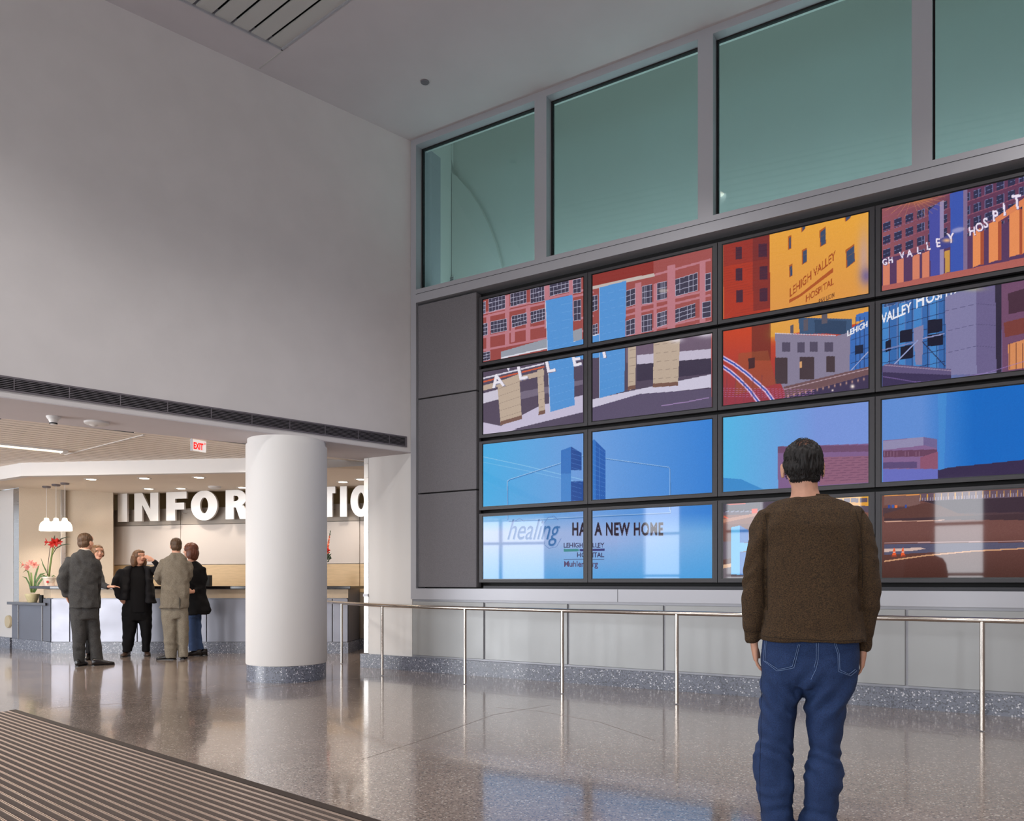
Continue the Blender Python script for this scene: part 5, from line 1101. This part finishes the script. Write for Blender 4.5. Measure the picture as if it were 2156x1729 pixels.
M['tweed'] = mat('brown_knit', (92, 68, 42), .95, c2=(42, 32, 22), nscale=190, bump=.5, bscale=420, stretch=(1, 1, 1.6)); M['knitseam'] = mat('knit_seam', (44, 33, 22), .95)
M['hair_dark'] = mat('dark_hair', (27, 20, 18), .62, c2=(14, 11, 10), nscale=60, stretch=(3, 3, .6)); M['hair_brown'] = mat('brown_hair', (96, 68, 44), .55, c2=(60, 42, 27), nscale=60, stretch=(3, 3, .6))
M['hair_red'] = mat('auburn_hair', (112, 58, 34), .45, c2=(74, 36, 24), nscale=60, stretch=(3, 3, .6)); M['hair_blond'] = mat('light_brown_hair', (146, 106, 70), .5, c2=(104, 74, 48), nscale=60, stretch=(3, 3, .6))
# ---- the man watching the screens
m = Fig('man seen from behind in a brown knit sweater and blue jeans, close to the camera', 1690, 3.49)
m.hairmat = 'hair_dark'
m.head(1690, 929, 1036, .16, .0, .02, m.l(1697, 1060, -.01), scale=1.02, ear=.011)
m.hc = m.l(1689.5, 981, .02)
# body under the clothes
m.rows(m.body, [(1048, 1660, 1735, .05), (1075, 1622, 1776, .07), (1120, 1615, 1795, .095), (1250, 1622, 1795, .10), (1340, 1612, 1800, .105), (1400, 1612, 1798, .10), (1430, 1612, 1794, .09)])
m.limb(m.body, [(1620, 1095, 0, .045), (1594, 1180, 0, .04), (1585, 1250, .0, .037), (1583, 1335, .01, .028), (1584, 1352, .01, .027)])
m.limb(m.body, [(1790, 1095, 0, .045), (1818, 1180, .02, .04), (1824, 1250, .03, .037), (1818, 1340, .05, .028), (1817, 1362, .05, .027)])
m.limb(m.body, [(1648, 1420, 0, .075), (1640, 1500, 0, .068), (1632, 1580, .0, .055), (1632, 1650, 0, .048), (1637, 1735, 0, .035)])
m.limb(m.body, [(1745, 1420, 0, .075), (1738, 1500, 0, .068), (1734, 1580, .0, .055), (1730, 1650, 0, .048), (1724, 1735, 0, .035)])
m.hand(m.l(1585, 1356, .01), (.10, .10, -1), (1, .1, .1), (0, 1, 0), .88, .30)
m.hand(m.l(1816, 1368, .05), (-.06, .10, -1), (-1, .1, .1), (0, 1, 0), .80, .38)
m.finish(.004)
mb = MB(); c = m.hc
HP = [((0, -.018, .036), (.083, .098, .082)), ((0, -.045, -.006), (.080, .068, .070)), ((0, -.052, -.040), (.064, .046, .040)), ((-.060, -.018, .005), (.024, .048, .040)), ((.060, -.018, .005), (.024, .048, .040))]
m.hair(HP, 'hair_dark', .007, .0035, (150, 150, 24))
M['scalp'] = mat('scalp', (128, 84, 62), .6, c2=(84, 54, 40), nscale=120)
tilt_ = m.hm @ Matrix.Rotation(.85, 3, 'X'); pc = m.hc+m.hm@Vector((-.006, -.078, .089))
sc_ = MB().ball(pc, (.033, .032, .0155), 20, tilt_)
m.piece('bald_spot', sc_.mesh('b'), 'scalp', smooth=True)
st_ = MB()
for k in range(60):                                    # thin whorl over the bald spot
    a = rng.uniform(0, 2*PI); r0 = rng.uniform(.001, .027); L = rng.uniform(.5, .9)
    def q_(rr, aa, h): return pc+tilt_@Vector((math.cos(aa)*rr, math.sin(aa)*rr, h))
    st_.tube([q_(r0, a, .0165-.35*(r0*30)**2*.0165), q_(r0+.014*L, a+.35, .0165-.35*((r0+.014)*30)**2*.0165), q_(r0+.026*L, a+.6, .0155-.35*((r0+.026)*30)**2*.0165)], [.0010, .0013, .0005], 5)
for k in range(160):                                    # uneven ends at the nape
    a = rng.uniform(-1.25, 1.25); p0 = m.hc+m.hm@Vector((math.sin(a)*.066, -.052-math.cos(a)*.036, -.052-.006*math.cos(a))); st_.tube([p0, p0+Vector((rng.normal(0, .002), 0, -.012)), p0+Vector((rng.normal(0, .004), .007, -.018-rng.uniform(0, .010)))], [.0030, .0024, .0006], 5)
for k in range(420):                                    # short strands lying on the back of the head
    a = rng.uniform(-1.5, 1.5); zz = rng.uniform(-.045, .075); rr = math.sqrt(max(.05, 1-((zz-.036)/.082)**2)) if zz > .036 else 1
    p0 = m.hc+m.hm@Vector((math.sin(a)*.081*rr, -.020-math.cos(a)*.094*rr, zz)); st_.tube([p0, p0+Vector((rng.normal(0, .003), -.001, -.012)), p0+Vector((rng.normal(0, .005), .001, -.024))], [.0008, .0013, .0005], 4)
m.piece('hair_strand', st_.mesh('h'), 'hair_dark', kind='stuff')
# sweater
SEAML = m.l(1613.5, 1200).x; SEAMR = m.l(1811, 1200).x
def swf(p, n):
    a = .0075*fold(p, 7, 7, 2.4)+.0035*fold(p, 19, 19, 7, 5)
    if abs(p.x) < .24:
        t = p.z*.85-abs(p.x)*.6; a += .0045*math.sin(t*40+4*fold(p, 5, 5, 5))*max(0, min(1, (1.12-p.z)*3))
        t = (p.z-1.30)+abs(p.x)*1.1; a += .004*math.sin(t*36+5*fold(p, 4, 4, 4, 3))*max(0, min(1, (p.z-1.1)*4))*min(1, abs(p.x)*7)
    for sx_ in (SEAML, SEAMR):
        if 1.02 < p.z < 1.46: a -= .011*math.exp(-((p.x-sx_-(.006*math.sin(p.z*9)))/.008)**2)
    if abs(p.x) > .2:
        w_ = .35+.65*math.exp(-((p.z-1.12)/.12)**2); a += .0040*w_*math.sin(p.z*50+7*fold(p, 7, 7, 7, 9)+p.y*25)
    return a
mb = MB()
m.rows(mb, [(1046, 1664, 1748, .066, .012), (1050, 1650, 1762, .078, .006), (1056, 1634, 1776, .09, .0), (1065, 1616, 1791, .10), (1080, 1603, 1800, .118, -.005), (1110, 1602, 1808, .132, -.01), (1160, 1606, 1812, .140), (1210, 1609, 1812, .142), (1260, 1613, 1811, .146), (1300, 1609, 1814, .150), (1326, 1604, 1817, .155), (1336, 1602, 1820, .158), (1348, 1601, 1821, .158)], 2.5)
m.limb(mb, [(1622, 1088, 0, .062, .075), (1603, 1118, 0, .060, .08), (1596, 1160, 0, .058, .075), (1590, 1205, 0, .056, .07), (1586.5, 1250, .0, .052, .062), (1584, 1295, .0, .050, .056), (1582, 1326, .01, .040, .050), (1582, 1330, .01, .036, .044), (1581.5, 1352, .01, .0345, .042)], 20)
m.limb(mb, [(1785, 1088, 0, .062, .075), (1806, 1118, 0, .060, .08), (1816, 1160, .01, .056, .075), (1823, 1205, .02, .052, .07), (1826, 1250, .03, .049, .062), (1822, 1295, .05, .042, .056), (1817.5, 1335, .06, .037, .050), (1817, 1342, .06, .032, .042), (1816.5, 1366, .06, .0285, .038)], 20)
m.piece('sweater', fuse(mb, .006, 5, swf), 'tweed')
sw = [o for o in m.root.children if o.name.startswith('sweater')][0]
bs = BVHTree.FromPolygons([v.co.copy() for v in sw.data.vertices], [tuple(p.vertices) for p in sw.data.polygons])
cc_ = m.l(1705, 1046, .010); ring = []
for k in range(61):
    t = 2*PI*k/60; h = bs.ray_cast(cc_+Vector((math.cos(t)*.080, math.sin(t)*.058, .3)), Vector((0, 0, -1)))
    if h[0] is not None: ring.append(h[0]+Vector((0, 0, .001)))
co = m.piece('collar', MB().tube(ring, .0065, 10).mesh('c'), 'tweed', smooth=True); co.parent = sw
for nm_, pts in (('hem_seam', ((1604, 1339), (1650, 1341), (1700, 1342), (1760, 1343), (1816, 1341))), ('cuff_seam', ((1563, 1331), (1580, 1333), (1598, 1331))), ('cuff_seam', ((1804, 1344), (1818, 1346), (1832, 1344))), ('armhole_seam', ((1611, 1080), (1615, 1110), (1616, 1160), (1614, 1215), (1613, 1240))), ('armhole_seam', ((1797, 1082), (1806, 1115), (1811, 1160), (1812, 1215), (1811, 1240)))):
    out = []
    for a_, b_ in zip(pts[:-1], pts[1:]):
        for i in range(14):
            q = m.l(a_[0]+(b_[0]-a_[0])*i/14, a_[1]+(b_[1]-a_[1])*i/14, -1); h = bs.ray_cast(q, Vector((0, 1, 0)))
            if h[0] is not None and (not out or (h[0]-out[-1]).length < .03): out.append(h[0])
    if len(out) > 3: so_ = m.piece(nm_, MB().tube(out, .0016, 6).mesh('s'), 'knitseam'); so_.parent = sw
# jeans
def jf(p, n):
    a = .0075*fold(p, 9, 9, 5)+.004*fold(p, 24, 24, 20, 4)
    kz = math.exp(-((p.z-.33)/.15)**2); a += kz*.0045*math.sin(p.z*66+9*fold(p, 6, 6, 6, 2)+p.x*34+p.y*14)
    a += .008*math.exp(-((p.z-.64)/.10)**2)*math.sin((p.z-abs(p.x+.03)*1.3)*52+4*fold(p, 5, 5, 5, 7))
    a += .004*math.exp(-((p.z-.10)/.06)**2)*math.sin(p.z*95+6*fold(p, 7, 7, 7, 11))
    return a
mb = MB()
m.rows(mb, [(1322, 1606, 1806, .125), (1340, 1604, 1807, .128), (1380, 1600, 1808, .134), (1410, 1599, 1806, .132), (1432, 1600, 1800, .122), (1444, 1606, 1792, .105)], 2.5)
def leg(R): return m.rows(mb, R, 2.2, 28)
leg([(1425, 1599, 1700, .115), (1445, 1599, 1693, .112), (1465, 1599, 1689, .108), (1490, 1599, 1681, .105), (1514, 1599, 1674, .102), (1544, 1598, 1671.5, .098), (1565, 1597, 1669, .095), (1580, 1588, 1668.5, .095), (1596, 1582.5, 1669, .097), (1620, 1583, 1668.5, .097), (1651, 1587, 1672, .093), (1675, 1592, 1670, .09), (1696, 1597, 1668, .088), (1718, 1602, 1669, .09), (1730, 1604, 1673, .095), (1741, 1604, 1676, .10)])
leg([(1425, 1690, 1803, .115), (1445, 1691, 1796, .112), (1465, 1692, 1788, .108), (1483, 1693, 1783, .106), (1514, 1697, 1775, .102), (1540, 1700, 1772, .098), (1562, 1704.5, 1770, .095), (1587, 1702, 1769, .093), (1605, 1697, 1771, .095), (1626, 1694, 1777, .098), (1650, 1692.5, 1772, .095), (1675, 1692, 1766, .09), (1700, 1691, 1765, .088), (1718, 1685, 1765, .09), (1730, 1679, 1765, .095), (1741, 1677, 1764, .10)])
jm = fuse(mb, .0065, 4, jf); jo = m.piece('jeans', jm, 'denim')
bt = BVHTree.FromPolygons([v.co.copy() for v in jm.vertices], [tuple(p.vertices) for p in jm.polygons])
def snap(pts, r=.0011, off=.001, closed=False, n=14, name='seam', mm='stitch'):
    out = []
    for a, b_ in zip(pts[:-1], pts[1:]):
        for i in range(n):
            q = m.l(a[0]+(b_[0]-a[0])*i/n, a[1]+(b_[1]-a[1])*i/n, -1); h = bt.ray_cast(q, Vector((0, 1, 0)))
            if h[0] is not None: out.append(h[0]+h[1]*off)
    if len(out) > 2: return MB().tube(out, r, 6)
    return None
def patch(name, outline, mm, off=.0025):
    """pocket patch laid on the jeans"""
    xs = [p[0] for p in outline]; ys = [p[1] for p in outline]; cxp, cyp = sum(xs)/len(xs), sum(ys)/len(ys); rings_ = []
    n = len(outline); pts = []
    for i in range(n):
        a, b_ = outline[i], outline[(i+1) % n]
        for k in range(6): pts.append((a[0]+(b_[0]-a[0])*k/6, a[1]+(b_[1]-a[1])*k/6))
    V = []; N = len(pts); L = 7
    for j in range(L+1):
        f = 1-j/L*.98; o_ = off if j else -.002
        for x, y in pts:
            q = m.l(cxp+(x-cxp)*f, cyp+(y-cyp)*f, -1); h = bt.ray_cast(q, Vector((0, 1, 0)))
            V.append((h[0]+Vector((0, -o_, 0))) if h[0] is not None else m.l(x, y, -.1))
    fs = [(j*N+k, j*N+(k+1) % N, (j+1)*N+(k+1) % N, (j+1)*N+k) for j in range(L) for k in range(N)]+[tuple(L*N+k for k in range(N))]
    return m.piece(name, MB().add(V, fs).mesh('p'), mm, smooth=True)
LP = [(1612, 1349), (1609.5, 1391), (1637, 1409), (1672, 1401), (1685.5, 1349)]; RP = [(1753, 1349), (1759.7, 1370.5), (1761, 1405), (1785, 1414), (1799, 1404), (1803, 1380), (1803, 1352)]
for o_l in (LP, RP):
    po = patch('back_pocket', o_l, 'denim'); po.parent = jo
    for e in (0, 3.2):
        cxp = sum(p[0] for p in o_l)/len(o_l); pts = [(x+(e if x < cxp else -e), y-e*(y > 1395)) for x, y in o_l]
        if o_l is RP: pts = pts[:5]
        t_ = snap(pts, .0010, .0042)
        if t_: so_ = m.piece('stitching', t_.mesh('s'), 'stitch'); so_.parent = po
for pts in (((1722, 1349), (1721.5, 1382), (1717, 1402), (1706, 1425)), ((1718, 1349), (1717.5, 1382), (1713, 1400))):
    t_ = snap(pts)
    if t_: so_ = m.piece('seam', t_.mesh('s'), 'stitch'); so_.parent = jo
M['denimdark'] = mat('dark_denim_seam', (22, 34, 62), .9)
for pts in (((1601, 1360), (1600.5, 1480), (1600, 1560), (1597.5, 1620), (1598, 1680), (1601.5, 1720)),):
    t_ = snap([(x+2, y) for x, y in pts], .0016, .0)
    if t_: so_ = m.piece('side_seam', t_.mesh('s'), 'denimdark'); so_.parent = jo
m.shoe(1638, 1740, .0, (-.12, 1, 0)); m.shoe(1722, 1740, .0, (.12, 1, 0))

# ---- the group at the desk
def clothnoise(a=.008, s1=7, s2=18):
    return lambda p, n: a*1.5*fold(p, s1, s1, s1*.5)+a*.9*fold(p, s2, s2, s2*.7, 3)+a*.5*math.sin(p.z*34+p.x*22+6*fold(p, 4, 4, 4, 8))
M['suitdark'] = mat('charcoal_suit', (60, 59, 59), .9, c2=(44, 43, 43), nscale=90); M['suittan'] = mat('taupe_suit', (130, 121, 107), .9, c2=(106, 98, 86), nscale=110)
M['blackcloth'] = mat('black_cloth', (11, 9, 12), .8, spec=.25); M['blacknavy'] = mat('black_jacket_cloth', (15, 13, 18), .75, spec=.3); M['shirt'] = mat('shirt_collar', (190, 180, 170), .8)
M['denim2'] = denim('blue_denim_far', (62, 88, 132), (36, 52, 86)); M['trouser'] = mat('taupe_trousers', (138, 130, 116), .9, c2=(116, 108, 95), nscale=110)
M['hair_c'] = mat('brown_bob_hair', (128, 94, 66), .45, c2=(88, 62, 42), nscale=50, stretch=(3, 3, .6))
# A: tall man in charcoal suit, back turned, stepping to the right
a = Fig('tall man in a charcoal suit with his back turned, one hand in his pocket', 178, 10.58); a.hairmat = 'hair_brown'
a.head(181, 1123, 1160, -.75, .05, .02, a.l(177, 1170, 0))
a.rows(a.body, [(1168, 160, 196, .06), (1185, 148, 204, .08), (1230, 150, 204, .09), (1280, 152, 206, .09), (1300, 154, 206, .09)])
a.limb(a.body, [(165, 1300, 0, .07), (166, 1340, 0, .055), (167, 1392, -.02, .035)]); a.limb(a.body, [(193, 1300, .05, .07), (199, 1345, .05, .055), (207, 1392, .02, .035)])
a.limb(a.body, [(148, 1185, 0, .045), (134, 1222, -.03, .038), (140, 1256, .0, .032)]); a.limb(a.body, [(200, 1185, .02, .045), (204, 1225, .12, .038), (208, 1240, .28, .032)])
a.hand(a.l(141, 1257, .02), (.3, .6, -.8), (1, 0, 0), (0, 1, 0), .9, .4); a.hand(a.l(208, 1240, .30), (.3, 1, .1), (-1, 0, 0), (0, 0, 1), .9, .5)
a.finish(.008)
a.hair([((0, -.015, .036), (.081, .100, .086)), ((0, -.045, -.015), (.076, .064, .074)), ((0, -.05, -.05), (.06, .044, .04))], 'hair_brown', .006, .006)
a.piece('shirt_collar', MB().rings([(a.l(180, 1162, .0), Vector((.072, 0, 0)), Vector((0, .070, 0))), (a.l(178, 1157, .0), Vector((.066, 0, 0)), Vector((0, .066, 0)))], 2, 24).mesh('c'), 'shirt', smooth=True)
mb = MB(); a.rows(mb, [(1158, 168, 190, .075, .0), (1163, 161, 194, .095), (1170, 152, 200, .11), (1180, 143, 205, .12), (1200, 142, 206, .13), (1225, 144, 205, .135), (1250, 144, 207, .14), (1270, 145, 208, .145), (1280, 146, 208.5, .148)], 2.4)
a.limb(mb, [(150, 1178, 0, .07), (139, 1198, -.02, .07), (133, 1218, -.04, .066), (134, 1236, -.03, .060), (141, 1254, .0, .052)]); a.limb(mb, [(199, 1180, .0, .07), (203, 1202, .04, .068), (204, 1226, .10, .062), (206, 1240, .22, .054)])
a.piece('suit_jacket', fuse(mb, .010, 4, clothnoise(.010)), 'suitdark')
mb = MB(); a.rows(mb, [(1268, 148, 206, .12), (1290, 148.5, 208, .125), (1304, 150, 209, .12)]); a.rows(mb, [(1296, 148.5, 184, .11), (1320, 150, 182, .10), (1350, 152, 181, .09), (1378, 154, 179.5, .085), (1394, 155, 178.5, .085)], 2.2); a.rows(mb, [(1296, 176, 210, .11, .02), (1320, 180, 210.5, .105, .03), (1345, 184, 212, .095, .03), (1370, 188, 216, .09, .01), (1393, 192, 219, .088, .0)], 2.2)
a.piece('trousers', fuse(mb, .010, 3, clothnoise(.006)), 'suitdark')
a.shoe(168, 1400, -.02, (.45, 1, 0)); a.shoe(208, 1400, -.06, (1, .12, 0))
# B: woman half hidden behind him, reaching to the right
b = Fig('woman with short light brown hair half hidden behind the charcoal suit, reaching out', 196, 11.5); b.hairmat = 'hair_blond'
b.head(205, 1147, 1182.5, 3.55, .1, .0, b.l(198, 1195, .02), scale=1.0)
b.rows(b.body, [(1194, 186, 208, .05), (1206, 183, 209, .07), (1250, 184, 208, .08), (1290, 186, 205, .08)]); b.limb(b.body, [(191, 1290, 0, .05), (188, 1340, 0, .05), (186, 1380, 0, .03)]); b.limb(b.body, [(201, 1290, 0, .05), (200, 1340, 0, .05), (199, 1380, 0, .03)])
b.limb(b.body, [(206, 1205, -.02, .04), (212, 1228, -.10, .035), (228, 1236, -.20, .026), (231, 1235.5, -.22, .024)]); b.limb(b.body, [(184, 1205, 0, .04), (180, 1235, 0, .035), (182, 1262, .05, .028)])
b.hand(b.l(230, 1235.5, -.22), (1, -.35, .02), (0, -.2, -1), (.1, -1, .1), .95, .22); b.hand(b.l(182, 1264, .05), (0, .1, -1), (1, 0, 0), (0, 1, 0), .9, .4)
b.finish(.008)
b.hair([((0, -.015, .040), (.088, .104, .088)), ((0, -.04, -.010), (.088, .074, .088)), ((-.068, .0, -.005), (.026, .045, .055)), ((.068, .0, -.005), (.026, .045, .055)), ((0, .058, .075), (.055, .034, .032))], 'hair_blond', .010, .006, (40, 40, 20))
mb = MB(); b.rows(mb, [(1190, 188, 208, .07), (1197, 181, 213, .09), (1210, 178, 214, .11), (1240, 180, 213, .12), (1275, 180, 212, .13), (1281, 180, 212, .13)]); b.limb(mb, [(206, 1202, -.0, .06), (211, 1222, -.08, .056), (216, 1232, -.12, .052), (228, 1236, -.20, .040)]); b.limb(mb, [(186, 1202, 0, .06), (180, 1232, 0, .056), (182, 1260, .04, .045)])
b.piece('dark_jacket', fuse(mb, .010, 4, clothnoise(.008)), 'suitdark')
mb = MB(); b.rows(mb, [(1272, 182, 210, .11), (1300, 182, 209, .11)]); b.rows(mb, [(1295, 182, 198, .09), (1376, 180, 194, .07)], 2.2); b.rows(mb, [(1295, 193, 209, .09), (1376, 192, 206, .07)], 2.2); b.piece('trousers', fuse(mb, .010, 3), 'blackcloth')
b.shoe(187, 1384, .0, (-.2, -1, 0), heel=.03); b.shoe(200, 1384, .0, (.1, -1, 0), heel=.03)
# C: woman in black facing the camera, hand at her forehead
c = Fig('woman in black jacket and trousers facing out, raising a hand to her forehead', 289, 12.0); c.hairmat = 'hair_c'
c.head(293, 1159, 1190.5, 3.68, .12, -.04, c.l(291, 1200, .0), scale=1.0)
c.rows(c.body, [(1197, 272, 310, .06), (1210, 270, 312, .08), (1250, 270, 312, .10), (1290, 266, 314, .10), (1306, 267, 312, .09)]); c.limb(c.body, [(273, 1300, 0, .08), (270, 1340, 0, .06), (268, 1370, 0, .04)]); c.limb(c.body, [(305, 1300, 0, .08), (308, 1340, 0, .06), (309, 1370, 0, .04)])
c.limb(c.body, [(318, 1200, 0, .045), (333, 1196, -.06, .040), (326, 1184, -.11, .030), (322.5, 1180.5, -.12, .024)]); c.limb(c.body, [(262, 1206, .02, .04), (244, 1229, .0, .036), (252, 1256, -.05, .032)])
c.hand(c.l(322, 1180, -.12), (-1.0, .1, .62), (.1, 1, -.3), (-.4, 0, -1), .84, .14); c.hand(c.l(253, 1257, -.06), (.5, -.2, -.7), (0, 1, 0), (1, 0, .3), .9, .6)
c.finish(.008)
c.hair([((0, -.018, .036), (.090, .104, .092)), ((0, -.045, -.045), (.092, .070, .105)), ((-.084, -.022, -.050), (.038, .062, .095)), ((.084, -.022, -.050), (.038, .062, .095)), ((0, -.07, -.05), (.075, .06, .09)), ((0, .056, .080), (.062, .040, .030))], 'hair_c', .006, .006, (50, 50, 8))
mb = MB(); c.rows(mb, [(1190, 283, 300, .06), (1197, 274, 308, .085), (1215, 270, 312, .12), (1250, 268, 314, .15), (1290, 266, 318, .15)], 2.3); c.piece('black_top', fuse(mb, .010, 4), 'blackcloth')
mb = MB()
for R in ([(1192, 266, 285, .06, .02), (1199, 254, 280, .10, .01), (1225, 252, 276, .13, .0), (1250, 252, 274, .15, -.01), (1263, 250, 272, .15, -.01)], [(1192, 299, 314, .06, .02), (1199, 303, 320, .10, .01), (1225, 303, 322, .13, 0), (1250, 302, 326, .15, -.01), (1270, 302, 330, .155, -.01)]): c.rows(mb, R, 2.4)
c.rows(mb, [(1192, 272, 310, .05, .06), (1205, 256, 320, .06, .08), (1250, 254, 324, .07, .09), (1268, 254, 328, .07, .09)], 2.4)
c.limb(mb, [(318, 1203, 0, .068), (328, 1199, -.05, .064), (333.5, 1193, -.08, .056), (328, 1185, -.10, .046), (322.5, 1180.5, -.11, .040)]); c.limb(mb, [(259, 1202, 0, .068), (249, 1218, .0, .064), (243.5, 1232, .0, .060), (248, 1250, -.04, .050), (252, 1257, -.05, .046)])
c.piece('black_jacket', fuse(mb, .010, 3, clothnoise(.009)), 'blacknavy')
mb = MB(); c.rows(mb, [(1262, 260, 320, .13), (1290, 257, 321, .14), (1306, 258, 320, .13)]); c.rows(mb, [(1300, 256.5, 290, .12), (1330, 258, 286, .10), (1372, 258.5, 279, .085)], 2.2); c.rows(mb, [(1300, 288, 320.5, .12), (1330, 296, 319.5, .10), (1373, 299.5, 316.5, .085)], 2.2)
c.piece('trousers', fuse(mb, .010, 3, clothnoise(.006)), 'blackcloth')
M['brownshoe'] = mat('brown_leather', (74, 56, 46), .3)
c.shoe(267, 1381, .04, (-.35, -1, 0), m='brownshoe', heel=.03); c.shoe(309, 1381, .04, (.1, -1, 0), m='brownshoe', heel=.03)
# D: man in taupe suit, arms folded, back turned
d = Fig('man in a taupe suit seen from behind with folded arms', 369, 11.43); d.hairmat = 'hair_brown'
d.head(370.5, 1133, 1166, .10, .0, .02, d.l(370, 1176, 0), scale=1.0)
d.rows(d.body, [(1172, 352, 388, .06), (1190, 344, 396, .08), (1240, 345, 393, .09), (1296, 345, 393, .09)]); d.limb(d.body, [(356, 1290, 0, .07), (357, 1340, 0, .055), (359, 1385, 0, .035)]); d.limb(d.body, [(384, 1290, 0, .07), (385, 1340, 0, .055), (386, 1385, 0, .035)])
d.limb(d.body, [(344, 1190, 0, .045), (331, 1216, .05, .04), (345, 1224, .20, .03)]); d.limb(d.body, [(396, 1190, 0, .045), (397, 1218, .05, .038), (385, 1222, .19, .03)])
d.hand(d.l(346, 1224, .21), (1, .2, .1), (0, -1, 0), (0, 0, 1), .9, .4); d.hand(d.l(380, 1222, .21), (-1, .2, .1), (0, -1, 0), (0, 0, 1), .9, .4)
d.finish(.008)
d.hair([((0, -.015, .036), (.080, .098, .086)), ((0, -.045, -.015), (.075, .062, .072)), ((0, -.05, -.05), (.06, .042, .038))], 'hair_brown', .006, .006)
d.piece('shirt_collar', MB().rings([(d.l(371, 1168.5, 0), Vector((.070, 0, 0)), Vector((0, .068, 0))), (d.l(371, 1164, 0), Vector((.064, 0, 0)), Vector((0, .064, 0)))], 2, 24).mesh('c'), 'shirt', smooth=True)
mb = MB(); d.rows(mb, [(1165, 361, 381, .075), (1170, 354, 388, .09), (1176, 346, 394, .105), (1186, 341, 399, .12), (1205, 341, 400, .125), (1235, 339, 398, .125), (1255, 338, 398, .135), (1272, 336, 398, .145), (1281, 334.5, 398.5, .15)], 2.4)
d.limb(mb, [(347, 1184, 0, .07), (337, 1202, .03, .068), (332, 1217, .06, .064), (338, 1224, .14, .058), (350, 1225, .22, .05)]); d.limb(mb, [(395, 1184, 0, .065), (398, 1204, .03, .062), (397, 1219, .08, .058), (388, 1224, .2, .05)])
d.piece('suit_jacket', fuse(mb, .010, 4, clothnoise(.009, 8, 20)), 'suittan')
vent = MB().box(W_, d.l(378.2, 0).x-.004, d.l(378.2, 0).x+.004, -.158, -.12, d.l(0, 1281).z, d.l(0, 1258).z); vt = d.piece('back_vent', vent.mesh('v'), 'suitdark')
mb = MB(); d.rows(mb, [(1268, 340, 396, .12), (1292, 340, 397, .12), (1302, 342, 396, .11)]); d.rows(mb, [(1294, 340, 373, .11), (1330, 343, 372, .095), (1360, 346, 372, .09), (1380, 347, 372, .09), (1386, 348, 372, .09)], 2.2); d.rows(mb, [(1294, 370, 397.5, .11), (1330, 372, 397, .095), (1360, 374.5, 397, .09), (1384, 375.5, 397, .09)], 2.2)
d.piece('trousers', fuse(mb, .010, 3, clothnoise(.007)), 'trouser')
d.shoe(358, 1389, .0, (-1, .35, 0)); d.shoe(386, 1389, .02, (.15, 1, 0))
# E: woman in long black coat and jeans
e = Fig('woman with shoulder-length auburn hair in a long black coat and jeans', 409, 12.0); e.hairmat = 'hair_red'
e.head(401, 1143, 1178, 1.15, .0, .0, e.l(404, 1190, .02), scale=1.02)
e.rows(e.body, [(1190, 396, 418, .06), (1203, 393, 422, .08), (1250, 397, 422, .09), (1298, 400, 420, .085)]); e.limb(e.body, [(405, 1290, 0, .055), (405, 1335, 0, .045), (407, 1370, 0, .035)]); e.limb(e.body, [(415, 1290, .05, .055), (416.5, 1335, .05, .045), (420, 1370, .04, .035)])
e.limb(e.body, [(423, 1200, -.02, .045), (425, 1235, -.03, .038), (408, 1245, -.14, .028)]); e.limb(e.body, [(396, 1200, .05, .045), (394, 1235, .08, .038), (386, 1245, .1, .028)])
e.hand(e.l(405, 1246, -.15), (-1, -.1, .1), (0, 1, 0), (0, 0, 1), .9, .4); e.hand(e.l(385, 1246, .1), (-1, 0, 0), (0, -1, 0), (0, 0, 1), .9, .4)
e.finish(.008)
e.hair([((0, -.015, .038), (.086, .108, .092)), ((0, -.052, -.035), (.088, .074, .105)), ((0, -.06, -.085), (.078, .055, .065)), ((-.074, -.02, -.045), (.028, .055, .085)), ((.074, -.02, -.045), (.028, .055, .085))], 'hair_red', .006, .006, (50, 50, 8))
mb = MB(); e.rows(mb, [(1182, 397, 415, .06), (1190, 391, 424, .09), (1200, 388, 430, .12), (1225, 388, 431.5, .13), (1250, 389, 435, .14), (1275, 392, 442, .16), (1286, 393, 445, .17), (1294, 394, 441, .16)], 2.3)
e.limb(mb, [(424, 1198, -.02, .066), (427, 1218, -.03, .062), (425, 1236, -.05, .056), (410, 1245, -.13, .045)]); e.limb(mb, [(396, 1198, .04, .06), (393, 1225, .08, .056), (388, 1243, .1, .045)])
e.piece('black_coat', fuse(mb, .010, 4, clothnoise(.009)), 'blackcloth')
mb = MB(); e.rows(mb, [(1280, 397, 424, .11), (1300, 397, 422, .11)]); e.rows(mb, [(1290, 396, 414, .09), (1335, 397, 413, .075), (1371, 397, 417, .09)], 2.2); e.rows(mb, [(1290, 405, 424, .09, .05), (1335, 409, 424, .075, .05), (1369, 410, 430.5, .09, .05)], 2.2)
e.piece('jeans', fuse(mb, .010, 3, clothnoise(.006)), 'denim2')
e.shoe(412, 1381, -.03, (-1, .1, 0), heel=.03, name='boot'); e.shoe(425, 1381, .05, (-1, .1, 0), heel=.03, name='boot')
